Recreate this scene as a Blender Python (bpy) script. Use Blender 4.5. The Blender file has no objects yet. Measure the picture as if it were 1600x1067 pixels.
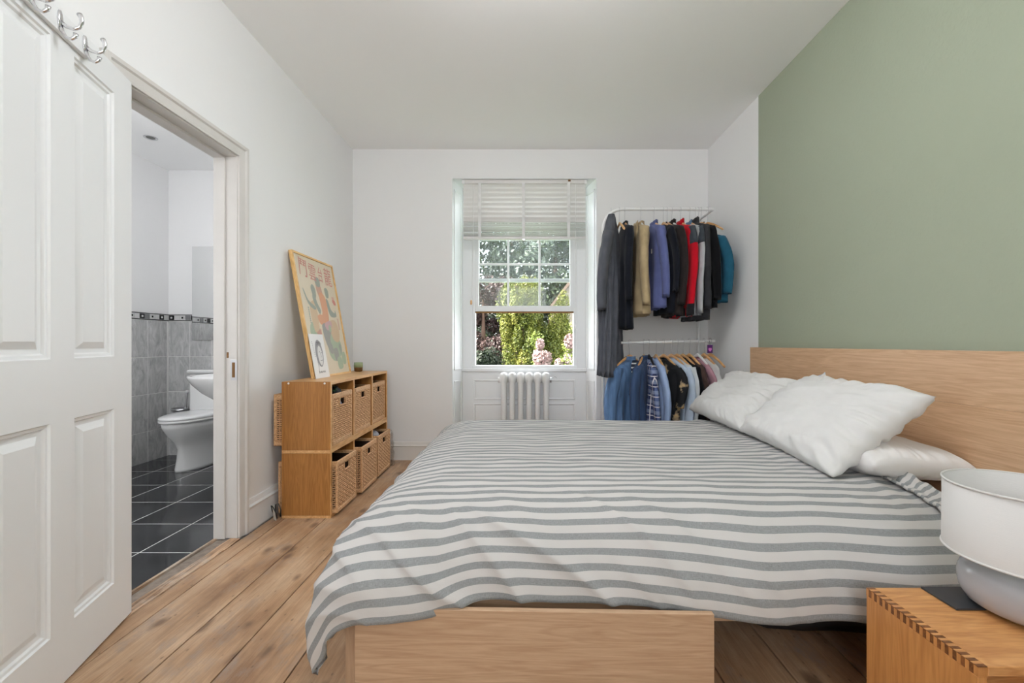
import bpy, bmesh, math, random
from mathutils import Vector, Matrix, noise
import numpy as np

random.seed(7)
scene = bpy.context.scene
C = scene.collection
PI = math.pi
H = 1.04            # camera height
F = 680.0           # focal length in pixels of the 1600 px frame

# ------------------------------------------------------------------ camera
cam_data = bpy.data.cameras.new('camera')
cam = bpy.data.objects.new('camera', cam_data)
C.objects.link(cam)
cam.location = (0, 0, H)
cam.rotation_euler = (PI / 2, 0, 0)
cam_data.sensor_width = 36.0
cam_data.lens = 36.0 * F / 1600.0
cam_data.shift_x = -(818 - 800) / 1600.0
cam_data.shift_y = (537 - 533.5) / 1600.0
cam_data.clip_start = 0.02
cam_data.clip_end = 200
scene.camera = cam

# ------------------------------------------------------------------ sky, sun, exposure
world = bpy.data.worlds.new('sky')
scene.world = world
world.use_nodes = True
bg = world.node_tree.nodes['Background']
bg.inputs['Color'].default_value = (0.93, 0.965, 1.0, 1)
bg.inputs['Strength'].default_value = 6.5

sun_data = bpy.data.lights.new('sun', 'SUN')
sun = bpy.data.objects.new('sun', sun_data)
C.objects.link(sun)
sun_data.energy = 42.0
sun_data.angle = math.radians(1.0)
sun_data.color = (1.0, 0.95, 0.85)
sun.rotation_euler = Vector((0.74, 0.16, -0.65)).to_track_quat('-Z', 'Y').to_euler()
sun.location = (-6, -4, 12)

FILL_GLOW = 24.5          # glow of the fill dome added to the bedroom
vs = scene.view_settings
vs.view_transform = 'Standard'
vs.look = 'None'
vs.exposure = 0.11
vs.gamma = 1.0
vs.use_curve_mapping = False
try:
    scene.cycles.max_bounces = 10
    scene.cycles.diffuse_bounces = 8
    scene.cycles.transparent_max_bounces = 16
    scene.cycles.sample_clamp_indirect = 6.0
except Exception:
    pass


# ------------------------------------------------------------------ helpers
def lin(r, g, b):
    def c(v):
        v /= 255.0
        return v / 12.92 if v <= 0.04045 else ((v + 0.055) / 1.055) ** 2.4
    return (c(r), c(g), c(b), 1.0)


def tag(o, label=None, cat=None, group=None, kind=None):
    if label: o['label'] = label
    if cat: o['category'] = cat
    if group: o['group'] = group
    if kind: o['kind'] = kind
    return o


def thing(name, label=None, cat=None, loc=(0, 0, 0), rotz=0.0, group=None, kind=None):
    o = bpy.data.objects.new(name, None)
    o.empty_display_size = 0.1
    C.objects.link(o)
    o.location = loc
    o.rotation_euler = (0, 0, rotz)
    return tag(o, label, cat, group, kind)


def link(name, me, parent=None, loc=None, rot=None):
    o = bpy.data.objects.new(name, me)
    C.objects.link(o)
    if parent is not None:
        o.parent = parent
    if loc is not None: o.location = loc
    if rot is not None: o.rotation_euler = rot
    return o


class MB:
    """collects shapes and builds them as one mesh object"""
    def __init__(self):
        self.v = []; self.f = []; self.m = []; self.mi = 0; self.sm = []
        self.smooth = False

    def add(self, verts, faces):
        n = len(self.v)
        self.v += [tuple(p) for p in verts]
        for f in faces:
            self.f.append(tuple(i + n for i in f))
            self.m.append(self.mi)
            self.sm.append(self.smooth)
        return self

    def box(self, x0, x1, y0, y1, z0, z1, bev=0.0, M=None, seg=1):
        if bev > 0:
            bm = bmesh.new()
            bmesh.ops.create_cube(bm, size=1.0)
            for v in bm.verts:
                v.co = Vector(((x0 + x1) / 2 + v.co.x * (x1 - x0), (y0 + y1) / 2 + v.co.y * (y1 - y0), (z0 + z1) / 2 + v.co.z * (z1 - z0)))
            bev = min(bev, 0.49 * min(abs(x1 - x0), abs(y1 - y0), abs(z1 - z0)))
            bmesh.ops.bevel(bm, geom=bm.edges[:], offset=bev, segments=seg, affect='EDGES', profile=0.5)
            vs_ = [v.co.copy() for v in bm.verts]
            bm.verts.index_update()
            fs = [[v.index for v in f.verts] for f in bm.faces]
            bm.free()
        else:
            vs_ = [Vector(p) for p in ((x0, y0, z0), (x1, y0, z0), (x1, y1, z0), (x0, y1, z0), (x0, y0, z1), (x1, y0, z1), (x1, y1, z1), (x0, y1, z1))]
            fs = [(0, 3, 2, 1), (4, 5, 6, 7), (0, 1, 5, 4), (1, 2, 6, 5), (2, 3, 7, 6), (3, 0, 4, 7)]
        if M is not None:
            vs_ = [M @ p for p in vs_]
        return self.add(vs_, fs)

    def prism(self, pts, d):
        """closed polygon pts (3-D) extruded by vector d"""
        n = len(pts)
        P = [Vector(p) for p in pts]
        Q = [p + Vector(d) for p in P]
        fs = [tuple(range(n))[::-1], tuple(range(n, 2 * n))]
        for i in range(n):
            j = (i + 1) % n
            fs.append((i, j, n + j, n + i))
        return self.add(P + Q, fs)

    def loft(self, rings, cap0=True, cap1=True, closed=True):
        n = len(rings[0])
        V = [p for r in rings for p in r]
        fs = []
        for k in range(len(rings) - 1):
            for i in range(n if closed else n - 1):
                j = (i + 1) % n
                fs.append((k * n + i, k * n + j, (k + 1) * n + j, (k + 1) * n + i))
        if cap0: fs.append(tuple(range(n))[::-1])
        if cap1: fs.append(tuple((len(rings) - 1) * n + i for i in range(n)))
        return self.add(V, fs)

    def tube(self, pts, r, n=8, cap=True):
        P = [Vector(p) for p in pts]
        R = r if isinstance(r, (list, tuple)) else [r] * len(P)
        rings = []
        T0 = (P[1] - P[0]).normalized()
        up = Vector((0, 0, 1)) if abs(T0.z) < 0.9 else Vector((1, 0, 0))
        u = T0.cross(up).normalized()
        for k, p in enumerate(P):
            a = P[max(k - 1, 0)]; b = P[min(k + 1, len(P) - 1)]
            T = (b - a)
            T = T.normalized() if T.length > 1e-9 else T0
            u = (u - T * u.dot(T))
            u = u.normalized() if u.length > 1e-9 else T.orthogonal().normalized()
            w = T.cross(u)
            rings.append([p + (u * math.cos(t) + w * math.sin(t)) * R[k] for t in [2 * PI * i / n for i in range(n)]])
        return self.loft(rings, cap, cap)

    def lathe(self, prof, n=32, c=(0, 0), cap=True):
        rings = [[(c[0] + r * math.cos(2 * PI * i / n), c[1] + r * math.sin(2 * PI * i / n), z) for i in range(n)] for r, z in prof]
        return self.loft(rings, cap, cap)

    def mesh(self, name, mats):
        me = bpy.data.meshes.new(name)
        me.from_pydata([tuple(p) for p in self.v], [], self.f)
        if not isinstance(mats, (list, tuple)): mats = [mats]
        for m in mats: me.materials.append(m)
        if len(mats) > 1: me.polygons.foreach_set('material_index', self.m)
        if any(self.sm):
            me.polygons.foreach_set('use_smooth', self.sm)
        bm = bmesh.new(); bm.from_mesh(me)
        bmesh.ops.recalc_face_normals(bm, faces=bm.faces[:])
        bm.to_mesh(me); bm.free()
        me.update()
        return me

    def build(self, name, mats, parent=None, loc=None, rot=None):
        return link(name, self.mesh(name, mats), parent, loc, rot)


def copy_tree(o, parent=None):
    c = o.copy(); C.objects.link(c); c.parent = parent
    for ch in list(o.children):
        copy_tree(ch, c)
    return c


def fbm(p, sc=1.0, oct_=3):
    v = 0; a = 1
    q = Vector(p) * sc
    for _ in range(oct_):
        v += a * noise.noise(q); q = q * 2.03 + Vector((3.1, 1.7, 2.3)); a *= 0.5
    return v


# ------------------------------------------------------------------ materials
def nmat(name):
    m = bpy.data.materials.new(name)
    m.use_nodes = True
    nt = m.node_tree
    return m, nt, nt.nodes['Principled BSDF']


def N(nt, t, **kw):
    n = nt.nodes.new(t)
    for k, v in kw.items(): setattr(n, k, v)
    return n


def plain(name, col, rough=0.6, metal=0.0, bump=0.0, bscale=60.0, var=0.0, vscale=3.0, spec=None, sheen=0.0):
    m, nt, b = nmat(name)
    b.inputs['Base Color'].default_value = col
    b.inputs['Roughness'].default_value = rough
    b.inputs['Metallic'].default_value = metal
    if spec is not None: b.inputs['Specular IOR Level'].default_value = spec
    if sheen: b.inputs['Sheen Weight'].default_value = sheen
    tc = N(nt, 'ShaderNodeTexCoord')
    if var > 0:
        n = N(nt, 'ShaderNodeTexNoise'); n.inputs['Scale'].default_value = vscale; n.inputs['Detail'].default_value = 4
        nt.links.new(tc.outputs['Object'], n.inputs['Vector'])
        mx = N(nt, 'ShaderNodeMixRGB')
        mx.inputs['Color1'].default_value = tuple(c * (1 - var) for c in col[:3]) + (1,)
        mx.inputs['Color2'].default_value = tuple(min(1, c * (1 + var)) for c in col[:3]) + (1,)
        nt.links.new(n.outputs['Fac'], mx.inputs['Fac'])
        nt.links.new(mx.outputs['Color'], b.inputs['Base Color'])
    if bump > 0:
        n2 = N(nt, 'ShaderNodeTexNoise'); n2.inputs['Scale'].default_value = bscale; n2.inputs['Detail'].default_value = 3
        nt.links.new(tc.outputs['Object'], n2.inputs['Vector'])
        bp = N(nt, 'ShaderNodeBump'); bp.inputs['Strength'].default_value = bump; bp.inputs['Distance'].default_value = 0.01
        nt.links.new(n2.outputs['Fac'], bp.inputs['Height'])
        nt.links.new(bp.outputs['Normal'], b.inputs['Normal'])
    return m


def wood(name, dark, light, grain=(1, 1, 1), scale=1.0, rough=0.5, contrast=1.0, knots=False, rand=0.15, stain=None, fine=0.35):
    """grain: per-axis stretch, the small one is the fibre direction"""
    m, nt, b = nmat(name)
    L = nt.links.new
    tc = N(nt, 'ShaderNodeTexCoord')
    oi = N(nt, 'ShaderNodeObjectInfo')
    off = N(nt, 'ShaderNodeVectorMath', operation='SCALE'); off.inputs[0].default_value = (13.7, 7.9, 5.3)
    L(oi.outputs['Random'], off.inputs['Scale'])
    ad = N(nt, 'ShaderNodeVectorMath', operation='ADD')
    L(tc.outputs['Object'], ad.inputs[0]); L(off.outputs[0], ad.inputs[1])
    mp = N(nt, 'ShaderNodeMapping'); mp.inputs['Scale'].default_value = tuple(g * scale for g in grain)
    L(ad.outputs[0], mp.inputs['Vector'])
    n1 = N(nt, 'ShaderNodeTexNoise'); n1.inputs['Scale'].default_value = 6; n1.inputs['Detail'].default_value = 8; n1.inputs['Roughness'].default_value = 0.62; n1.inputs['Distortion'].default_value = 0.6
    L(mp.outputs[0], n1.inputs['Vector'])
    n2 = N(nt, 'ShaderNodeTexNoise'); n2.inputs['Scale'].default_value = 28; n2.inputs['Detail'].default_value = 4
    L(mp.outputs[0], n2.inputs['Vector'])
    n3 = N(nt, 'ShaderNodeTexNoise'); n3.inputs['Scale'].default_value = 1.6; n3.inputs['Detail'].default_value = 2; n3.inputs['Distortion'].default_value = 1.2
    L(mp.outputs[0], n3.inputs['Vector'])
    # growth rings: sine of the broad noise
    ml = N(nt, 'ShaderNodeMath', operation='MULTIPLY'); ml.inputs[1].default_value = 42.0
    L(n3.outputs['Fac'], ml.inputs[0])
    sn = N(nt, 'ShaderNodeMath', operation='SINE'); L(ml.outputs[0], sn.inputs[0])
    a1 = N(nt, 'ShaderNodeMath', operation='MULTIPLY_ADD'); a1.inputs[1].default_value = 0.11; L(sn.outputs[0], a1.inputs[0]); L(n1.outputs['Fac'], a1.inputs[2])
    a2 = N(nt, 'ShaderNodeMath', operation='MULTIPLY_ADD'); a2.inputs[1].default_value = fine; L(n2.outputs['Fac'], a2.inputs[0]); L(a1.outputs[0], a2.inputs[2])
    cr = N(nt, 'ShaderNodeValToRGB')
    mid = 0.5 + 0.5 * fine; lo = mid - 0.30 / contrast; hi = mid + 0.30 / contrast
    cr.color_ramp.elements[0].position = max(0, lo); cr.color_ramp.elements[0].color = dark
    cr.color_ramp.elements[1].position = min(1, hi); cr.color_ramp.elements[1].color = light
    L(a2.outputs[0], cr.inputs['Fac'])
    col = cr.outputs['Color']
    if knots:
        mk = N(nt, 'ShaderNodeMapping'); mk.inputs['Scale'].default_value = (5.0, 2.2, 5.0)
        L(ad.outputs[0], mk.inputs['Vector'])
        vo = N(nt, 'ShaderNodeTexVoronoi'); vo.inputs['Scale'].default_value = 1.0; vo.voronoi_dimensions = '2D'
        L(mk.outputs[0], vo.inputs['Vector'])
        kr = N(nt, 'ShaderNodeValToRGB')
        kr.color_ramp.elements[0].position = 0.05; kr.color_ramp.elements[0].color = (1, 1, 1, 1)
        kr.color_ramp.elements[1].position = 0.13; kr.color_ramp.elements[1].color = (0, 0, 0, 1)
        L(vo.outputs['Distance'], kr.inputs['Fac'])
        mx = N(nt, 'ShaderNodeMixRGB'); mx.inputs['Color2'].default_value = tuple(c * 0.35 for c in dark[:3]) + (1,)
        sc_ = N(nt, 'ShaderNodeMath', operation='MULTIPLY'); sc_.inputs[1].default_value = 0.75
        L(kr.outputs['Color'], sc_.inputs[0]); L(sc_.outputs[0], mx.inputs['Fac']); L(col, mx.inputs['Color1'])
        col = mx.outputs['Color']
    if stain is not None:
        ns = N(nt, 'ShaderNodeTexNoise'); ns.inputs['Scale'].default_value = 3.0; ns.inputs['Detail'].default_value = 7; ns.inputs['Roughness'].default_value = 0.7
        L(ad.outputs[0], ns.inputs['Vector'])
        sr = N(nt, 'ShaderNodeValToRGB')
        sr.color_ramp.elements[0].position = 0.47; sr.color_ramp.elements[0].color = (0, 0, 0, 1)
        sr.color_ramp.elements[1].position = 0.72; sr.color_ramp.elements[1].color = (1, 1, 1, 1)
        L(ns.outputs['Fac'], sr.inputs['Fac'])
        mx = N(nt, 'ShaderNodeMixRGB'); mx.inputs['Color2'].default_value = stain
        L(sr.outputs['Color'], mx.inputs['Fac']); L(col, mx.inputs['Color1'])
        col = mx.outputs['Color']
    if rand > 0:
        hsv = N(nt, 'ShaderNodeHueSaturation')
        mr = N(nt, 'ShaderNodeMapRange'); mr.inputs['To Min'].default_value = 1 - rand; mr.inputs['To Max'].default_value = 1 + rand
        L(oi.outputs['Random'], mr.inputs['Value']); L(mr.outputs[0], hsv.inputs['Value']); L(col, hsv.inputs['Color'])
        col = hsv.outputs['Color']
    L(col, b.inputs['Base Color'])
    b.inputs['Roughness'].default_value = rough
    bp = N(nt, 'ShaderNodeBump'); bp.inputs['Strength'].default_value = 0.12; bp.inputs['Distance'].default_value = 0.004
    L(a2.outputs[0], bp.inputs['Height']); L(bp.outputs[0], b.inputs['Normal'])
    return m


def cloth(name, col, rough=0.9, var=0.12, sc_=14.0, weave=0.25, streak=False):
    m, nt, b = nmat(name)
    L = nt.links.new
    tc = N(nt, 'ShaderNodeTexCoord')
    n = N(nt, 'ShaderNodeTexNoise'); n.inputs['Scale'].default_value = sc_; n.inputs['Detail'].default_value = 6
    if streak:
        mp = N(nt, 'ShaderNodeMapping'); mp.inputs['Scale'].default_value = (2.0, 2.0, 0.28); L(tc.outputs['Object'], mp.inputs['Vector']); L(mp.outputs[0], n.inputs['Vector'])
    else:
        L(tc.outputs['Object'], n.inputs['Vector'])
    mx = N(nt, 'ShaderNodeMixRGB')
    mx.inputs['Color1'].default_value = tuple(c * (1 - var) for c in col[:3]) + (1,)
    mx.inputs['Color2'].default_value = tuple(min(1, c * (1 + var)) for c in col[:3]) + (1,)
    rp = N(nt, 'ShaderNodeMapRange'); rp.inputs['From Min'].default_value = 0.3; rp.inputs['From Max'].default_value = 0.7; L(n.outputs['Fac'], rp.inputs['Value'])
    L(rp.outputs[0], mx.inputs['Fac']); L(mx.outputs['Color'], b.inputs['Base Color'])
    b.inputs['Roughness'].default_value = rough
    b.inputs['Specular IOR Level'].default_value = 0.15
    b.inputs['Sheen Weight'].default_value = 0.08
    n2 = N(nt, 'ShaderNodeTexNoise'); n2.inputs['Scale'].default_value = 420
    L(tc.outputs['Object'], n2.inputs['Vector'])
    bp = N(nt, 'ShaderNodeBump'); bp.inputs['Strength'].default_value = weave; bp.inputs['Distance'].default_value = 0.002
    L(n2.outputs['Fac'], bp.inputs['Height']); L(bp.outputs[0], b.inputs['Normal'])
    return m


M = {}
M['wall'] = plain('white_wall_paint', (0.825, 0.823, 0.825, 1), 0.75, bump=0.10, bscale=9, var=0.012, vscale=1.4)
M['ceiling'] = plain('white_ceiling_paint', (0.92, 0.92, 0.918, 1), 0.8, bump=0.05, bscale=6)
M['green'] = plain('sage_green_paint', lin(159, 167, 147), 0.72, bump=0.22, bscale=55, var=0.03, vscale=2)
M['gloss'] = plain('white_gloss_paint', (0.815, 0.825, 0.835, 1), 0.32, bump=0.03, bscale=12)
M['cream'] = plain('cream_gloss_paint', (0.76, 0.735, 0.70, 1), 0.4, bump=0.05, bscale=20, var=0.03)
M['trimold'] = plain('aged_white_paint', (0.66, 0.635, 0.61, 1), 0.42, bump=0.12, bscale=14, var=0.05, vscale=9)
M['rawwood'] = wood('rough_bare_wood', lin(120, 92, 70), lin(205, 168, 135), (9, 0.9, 9), 1.0, 0.7, 1.6, rand=0.1, stain=lin(190, 182, 172))
M['dirt'] = plain('dark_gap', lin(26, 19, 15), 0.95)
M['oak_x'] = wood('light_oak_veneer', lin(178, 144, 114), lin(206, 174, 143), (0.8, 9, 13), 1.0, 0.45, 1.0, rand=0.03)
M['oak_y'] = wood('light_oak_veneer_headboard', lin(190, 152, 118), lin(216, 181, 146), (9, 0.8, 13), 1.0, 0.45, 1.0, rand=0.02)
M['oak_z'] = wood('light_oak_veneer_leg', lin(178, 144, 114), lin(206, 174, 143), (8, 11, 0.5), 1.0, 0.45, 1.2, rand=0.03)
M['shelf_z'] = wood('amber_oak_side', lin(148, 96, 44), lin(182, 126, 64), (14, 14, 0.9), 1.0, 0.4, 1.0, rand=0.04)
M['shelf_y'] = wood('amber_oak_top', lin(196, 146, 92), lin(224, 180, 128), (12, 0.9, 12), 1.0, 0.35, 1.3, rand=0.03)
M['shelf_edge'] = wood('amber_oak_edge', lin(190, 138, 82), lin(226, 180, 124), (9, 0.6, 2), 1.0, 0.4, 1.2, rand=0.03)
M['stand_z'] = wood('oak_side_board', lin(178, 118, 64), lin(208, 148, 88), (12, 12, 0.8), 1.0, 0.38, 1.0, rand=0.03)
M['stand_x'] = wood('oak_top_board', lin(186, 126, 72), lin(220, 164, 106), (1.2, 10, 10), 1.0, 0.36, 1.1, rand=0.05)
M['endgrain'] = wood('oak_end_grain', lin(98, 56, 28), lin(140, 88, 48), (6, 6, 6), 2.0, 0.4, 1.2, rand=0.12)
M['frame'] = wood('pine_frame', lin(212, 164, 100), lin(240, 200, 140), (9, 0.8, 2), 1.0, 0.4, 1.2, rand=0.02)
M['hanger'] = wood('beech_hanger', lin(196, 142, 90), lin(228, 182, 130), (4, 1, 6), 1.5, 0.35, 1.2, rand=0.1)
M['rattan'] = wood('rattan_cane', lin(182, 136, 92), lin(232, 190, 146), (6, 6, 6), 3.0, 0.55, 1.4, rand=0.06)
M['rattan_dark'] = wood('rattan_cane_shaded_weave', lin(128, 80, 40), lin(190, 134, 82), (6, 6, 6), 3.0, 0.55, 1.4, rand=0.06)
M['chrome'] = plain('chrome', (0.78, 0.78, 0.80, 1), 0.12, 1.0)
M['steel'] = plain('brushed_steel', (0.6, 0.6, 0.62, 1), 0.3, 1.0)
M['brass'] = plain('tarnished_brass', lin(120, 88, 56), 0.45, 0.8)
M['ceramic'] = plain('white_ceramic', (0.82, 0.82, 0.82, 1), 0.12)
M['whitemetal'] = plain('white_powder_coat', (0.82, 0.82, 0.82, 1), 0.35)
M['radiator'] = plain('white_radiator_enamel', (0.80, 0.795, 0.79, 1), 0.35)
M['blind'] = plain('white_blind_slat', (0.74, 0.725, 0.71, 1), 0.4)
M['tape'] = cloth('white_ladder_tape', (0.76, 0.755, 0.75, 1))
M['black'] = plain('black_plastic', (0.02, 0.02, 0.022, 1), 0.4)
M['grout'] = plain('pale_grout', lin(222, 222, 220), 0.8)
M['mirror'] = plain('mirror_glass', (0.92, 0.93, 0.93, 1), 0.02, 1.0)
M['pillow'] = cloth('white_cotton', (0.70, 0.695, 0.685, 1), var=0.02)
M['sheet'] = cloth('white_sheet', (0.77, 0.755, 0.75, 1), var=0.02)


def mat_planks():
    m, nt, b = nmat('worn_pine_boards')
    L = nt.links.new
    tc = N(nt, 'ShaderNodeTexCoord'); oi = N(nt, 'ShaderNodeObjectInfo')
    off = N(nt, 'ShaderNodeVectorMath', operation='SCALE'); off.inputs[0].default_value = (13.7, 27.9, 5.3); L(oi.outputs['Random'], off.inputs['Scale'])
    ad = N(nt, 'ShaderNodeVectorMath', operation='ADD'); L(tc.outputs['Object'], ad.inputs[0]); L(off.outputs[0], ad.inputs[1])
    def noise_(scale, sc, det, rough=0.55, dist=0.0):
        mp = N(nt, 'ShaderNodeMapping'); mp.inputs['Scale'].default_value = scale; L(ad.outputs[0], mp.inputs['Vector'])
        n = N(nt, 'ShaderNodeTexNoise'); n.inputs['Scale'].default_value = sc; n.inputs['Detail'].default_value = det; n.inputs['Roughness'].default_value = rough; n.inputs['Distortion'].default_value = dist
        L(mp.outputs[0], n.inputs['Vector']); return n.outputs['Fac']
    def ramp(fac, *stops):
        cr = N(nt, 'ShaderNodeValToRGB'); e = cr.color_ramp.elements
        e[0].position, e[0].color = stops[0]; e[1].position, e[1].color = stops[-1]
        for p, c in stops[1:-1]: x = e.new(p); x.color = c
        L(fac, cr.inputs['Fac']); return cr.outputs['Color']
    def mix(c1, c2, fac, mode='MIX'):
        mx = N(nt, 'ShaderNodeMixRGB'); mx.blend_type = mode
        L(c1, mx.inputs['Color1'])
        if isinstance(c2, tuple): mx.inputs['Color2'].default_value = c2
        else: L(c2, mx.inputs['Color2'])
        if isinstance(fac, float): mx.inputs['Fac'].default_value = fac
        else: L(fac, mx.inputs['Fac'])
        return mx.outputs['Color']
    base = ramp(noise_((2.2, 0.9, 1), 2.4, 6, 0.6), (0.32, lin(150, 114, 84)), (0.5, lin(180, 146, 114)), (0.70, lin(202, 174, 146)))
    streak = ramp(noise_((26, 1.2, 1), 2.2, 5, 0.6, 0.7), (0.30, (0.80, 0.78, 0.76, 1)), (0.62, (1.06, 1.05, 1.04, 1)))
    col = mix(base, streak, 1.0, 'MULTIPLY')
    fine_ = ramp(noise_((120, 5, 1), 1.5, 3), (0.35, (0.9, 0.89, 0.88, 1)), (0.6, (1.04, 1.04, 1.04, 1)))
    col = mix(col, fine_, 1.0, 'MULTIPLY')
    # grey scuffed patches
    sc_ = ramp(noise_((3.0, 1.6, 1), 2.0, 8, 0.75), (0.53, (0, 0, 0, 1)), (0.68, (0.8, 0.8, 0.8, 1)))
    col = mix(col, lin(150, 136, 126), sc_)
    # knots with a wobbling outline, and small dents
    wob = noise_((9, 9, 1), 1.0, 3)
    for sx, sy, lo, hi, k, keep in ((6.5, 3.4, 0.06, 0.18, 0.72, 0.40), (22, 13, 0.03, 0.12, 0.6, 0.66)):
        mp = N(nt, 'ShaderNodeMapping'); mp.inputs['Scale'].default_value = (sx, sy, 1); L(ad.outputs[0], mp.inputs['Vector'])
        vo = N(nt, 'ShaderNodeTexVoronoi'); vo.voronoi_dimensions = '2D'; vo.inputs['Scale'].default_value = 1.0; L(mp.outputs[0], vo.inputs['Vector'])
        aw = N(nt, 'ShaderNodeMath', operation='MULTIPLY_ADD'); aw.inputs[1].default_value = 0.30; L(wob, aw.inputs[0]); L(vo.outputs['Distance'], aw.inputs[2])
        kr = ramp(aw.outputs[0], (lo + 0.13, (k, k, k, 1)), (hi + 0.13, (0, 0, 0, 1)))
        sp = N(nt, 'ShaderNodeSeparateColor'); L(vo.outputs['Color'], sp.inputs[0])
        gt = N(nt, 'ShaderNodeMath', operation='GREATER_THAN'); gt.inputs[1].default_value = keep; L(sp.outputs[0], gt.inputs[0])
        km = N(nt, 'ShaderNodeMath', operation='MULTIPLY'); L(kr, km.inputs[0]); L(gt.outputs[0], km.inputs[1])
        col = mix(col, lin(92, 68, 52), km.outputs[0])
    L(col, b.inputs['Base Color'])
    b.inputs['Roughness'].default_value = 0.42
    bp = N(nt, 'ShaderNodeBump'); bp.inputs['Strength'].default_value = 0.15; bp.inputs['Distance'].default_value = 0.004
    L(fine_, bp.inputs['Height']); L(bp.outputs[0], b.inputs['Normal'])
    return m
M['plank'] = mat_planks()


def mat_glass():
    m, nt, b = nmat('dusty_window_glass')
    L = nt.links.new
    out = nt.nodes['Material Output']
    tr = N(nt, 'ShaderNodeBsdfTransparent'); tr.inputs['Color'].default_value = (0.94, 0.96, 0.96, 1)
    gl = N(nt, 'ShaderNodeBsdfGlossy'); gl.inputs['Roughness'].default_value = 0.03
    df = N(nt, 'ShaderNodeBsdfTranslucent'); df.inputs['Color'].default_value = (0.85, 0.88, 0.9, 1)
    m1 = N(nt, 'ShaderNodeMixShader'); m1.inputs[0].default_value = 0.015
    m2 = N(nt, 'ShaderNodeMixShader')
    tc = N(nt, 'ShaderNodeTexCoord')
    n = N(nt, 'ShaderNodeTexNoise'); n.inputs['Scale'].default_value = 9; n.inputs['Detail'].default_value = 4
    L(tc.outputs['Object'], n.inputs['Vector'])
    mr = N(nt, 'ShaderNodeMapRange'); mr.inputs['To Min'].default_value = 0.004; mr.inputs['To Max'].default_value = 0.022
    L(n.outputs['Fac'], mr.inputs['Value'])
    L(mr.outputs[0], m2.inputs[0])
    L(tr.outputs[0], m1.inputs[1]); L(gl.outputs[0], m1.inputs[2])
    L(m1.outputs[0], m2.inputs[1]); L(df.outputs[0], m2.inputs[2])
    L(m2.outputs[0], out.inputs['Surface'])
    return m
M['glass'] = mat_glass()


def mat_tile():
    m, nt, b = nmat('grey_marbled_tile')
    L = nt.links.new
    tc = N(nt, 'ShaderNodeTexCoord'); oi = N(nt, 'ShaderNodeObjectInfo')
    sc_ = N(nt, 'ShaderNodeVectorMath', operation='SCALE'); sc_.inputs[0].default_value = (31, 17, 23); L(oi.outputs['Random'], sc_.inputs['Scale'])
    ad = N(nt, 'ShaderNodeVectorMath', operation='ADD'); L(tc.outputs['Object'], ad.inputs[0]); L(sc_.outputs[0], ad.inputs[1])
    mp = N(nt, 'ShaderNodeMapping'); mp.inputs['Scale'].default_value = (14, 14, 5); L(ad.outputs[0], mp.inputs['Vector'])
    n = N(nt, 'ShaderNodeTexNoise'); n.inputs['Scale'].default_value = 1.2; n.inputs['Detail'].default_value = 8; n.inputs['Distortion'].default_value = 1.5; n.inputs['Roughness'].default_value = 0.65
    L(mp.outputs[0], n.inputs['Vector'])
    cr = N(nt, 'ShaderNodeValToRGB')
    cr.color_ramp.elements[0].position = 0.3; cr.color_ramp.elements[0].color = lin(158, 158, 158)
    cr.color_ramp.elements[1].position = 0.7; cr.color_ramp.elements[1].color = lin(206, 206, 206)
    L(n.outputs['Fac'], cr.inputs['Fac']); L(cr.outputs['Color'], b.inputs['Base Color'])
    b.inputs['Roughness'].default_value = 0.12
    return m
M['tile'] = mat_tile()


def mat_slate():
    m, nt, b = nmat('black_slate_tile')
    L = nt.links.new
    tc = N(nt, 'ShaderNodeTexCoord'); oi = N(nt, 'ShaderNodeObjectInfo')
    sc_ = N(nt, 'ShaderNodeVectorMath', operation='SCALE'); sc_.inputs[0].default_value = (31, 17, 23); L(oi.outputs['Random'], sc_.inputs['Scale'])
    ad = N(nt, 'ShaderNodeVectorMath', operation='ADD'); L(tc.outputs['Object'], ad.inputs[0]); L(sc_.outputs[0], ad.inputs[1])
    n = N(nt, 'ShaderNodeTexNoise'); n.inputs['Scale'].default_value = 7; n.inputs['Detail'].default_value = 8
    L(ad.outputs[0], n.inputs['Vector'])
    cr = N(nt, 'ShaderNodeValToRGB')
    cr.color_ramp.elements[0].position = 0.3; cr.color_ramp.elements[0].color = lin(26, 27, 30)
    cr.color_ramp.elements[1].position = 0.75; cr.color_ramp.elements[1].color = lin(54, 56, 60)
    L(n.outputs['Fac'], cr.inputs['Fac']); L(cr.outputs['Color'], b.inputs['Base Color'])
    mr = N(nt, 'ShaderNodeMapRange'); mr.inputs['To Min'].default_value = 0.04; mr.inputs['To Max'].default_value = 0.16
    L(n.outputs['Fac'], mr.inputs['Value']); L(mr.outputs[0], b.inputs['Roughness'])
    return m
M['slate'] = mat_slate()


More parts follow.
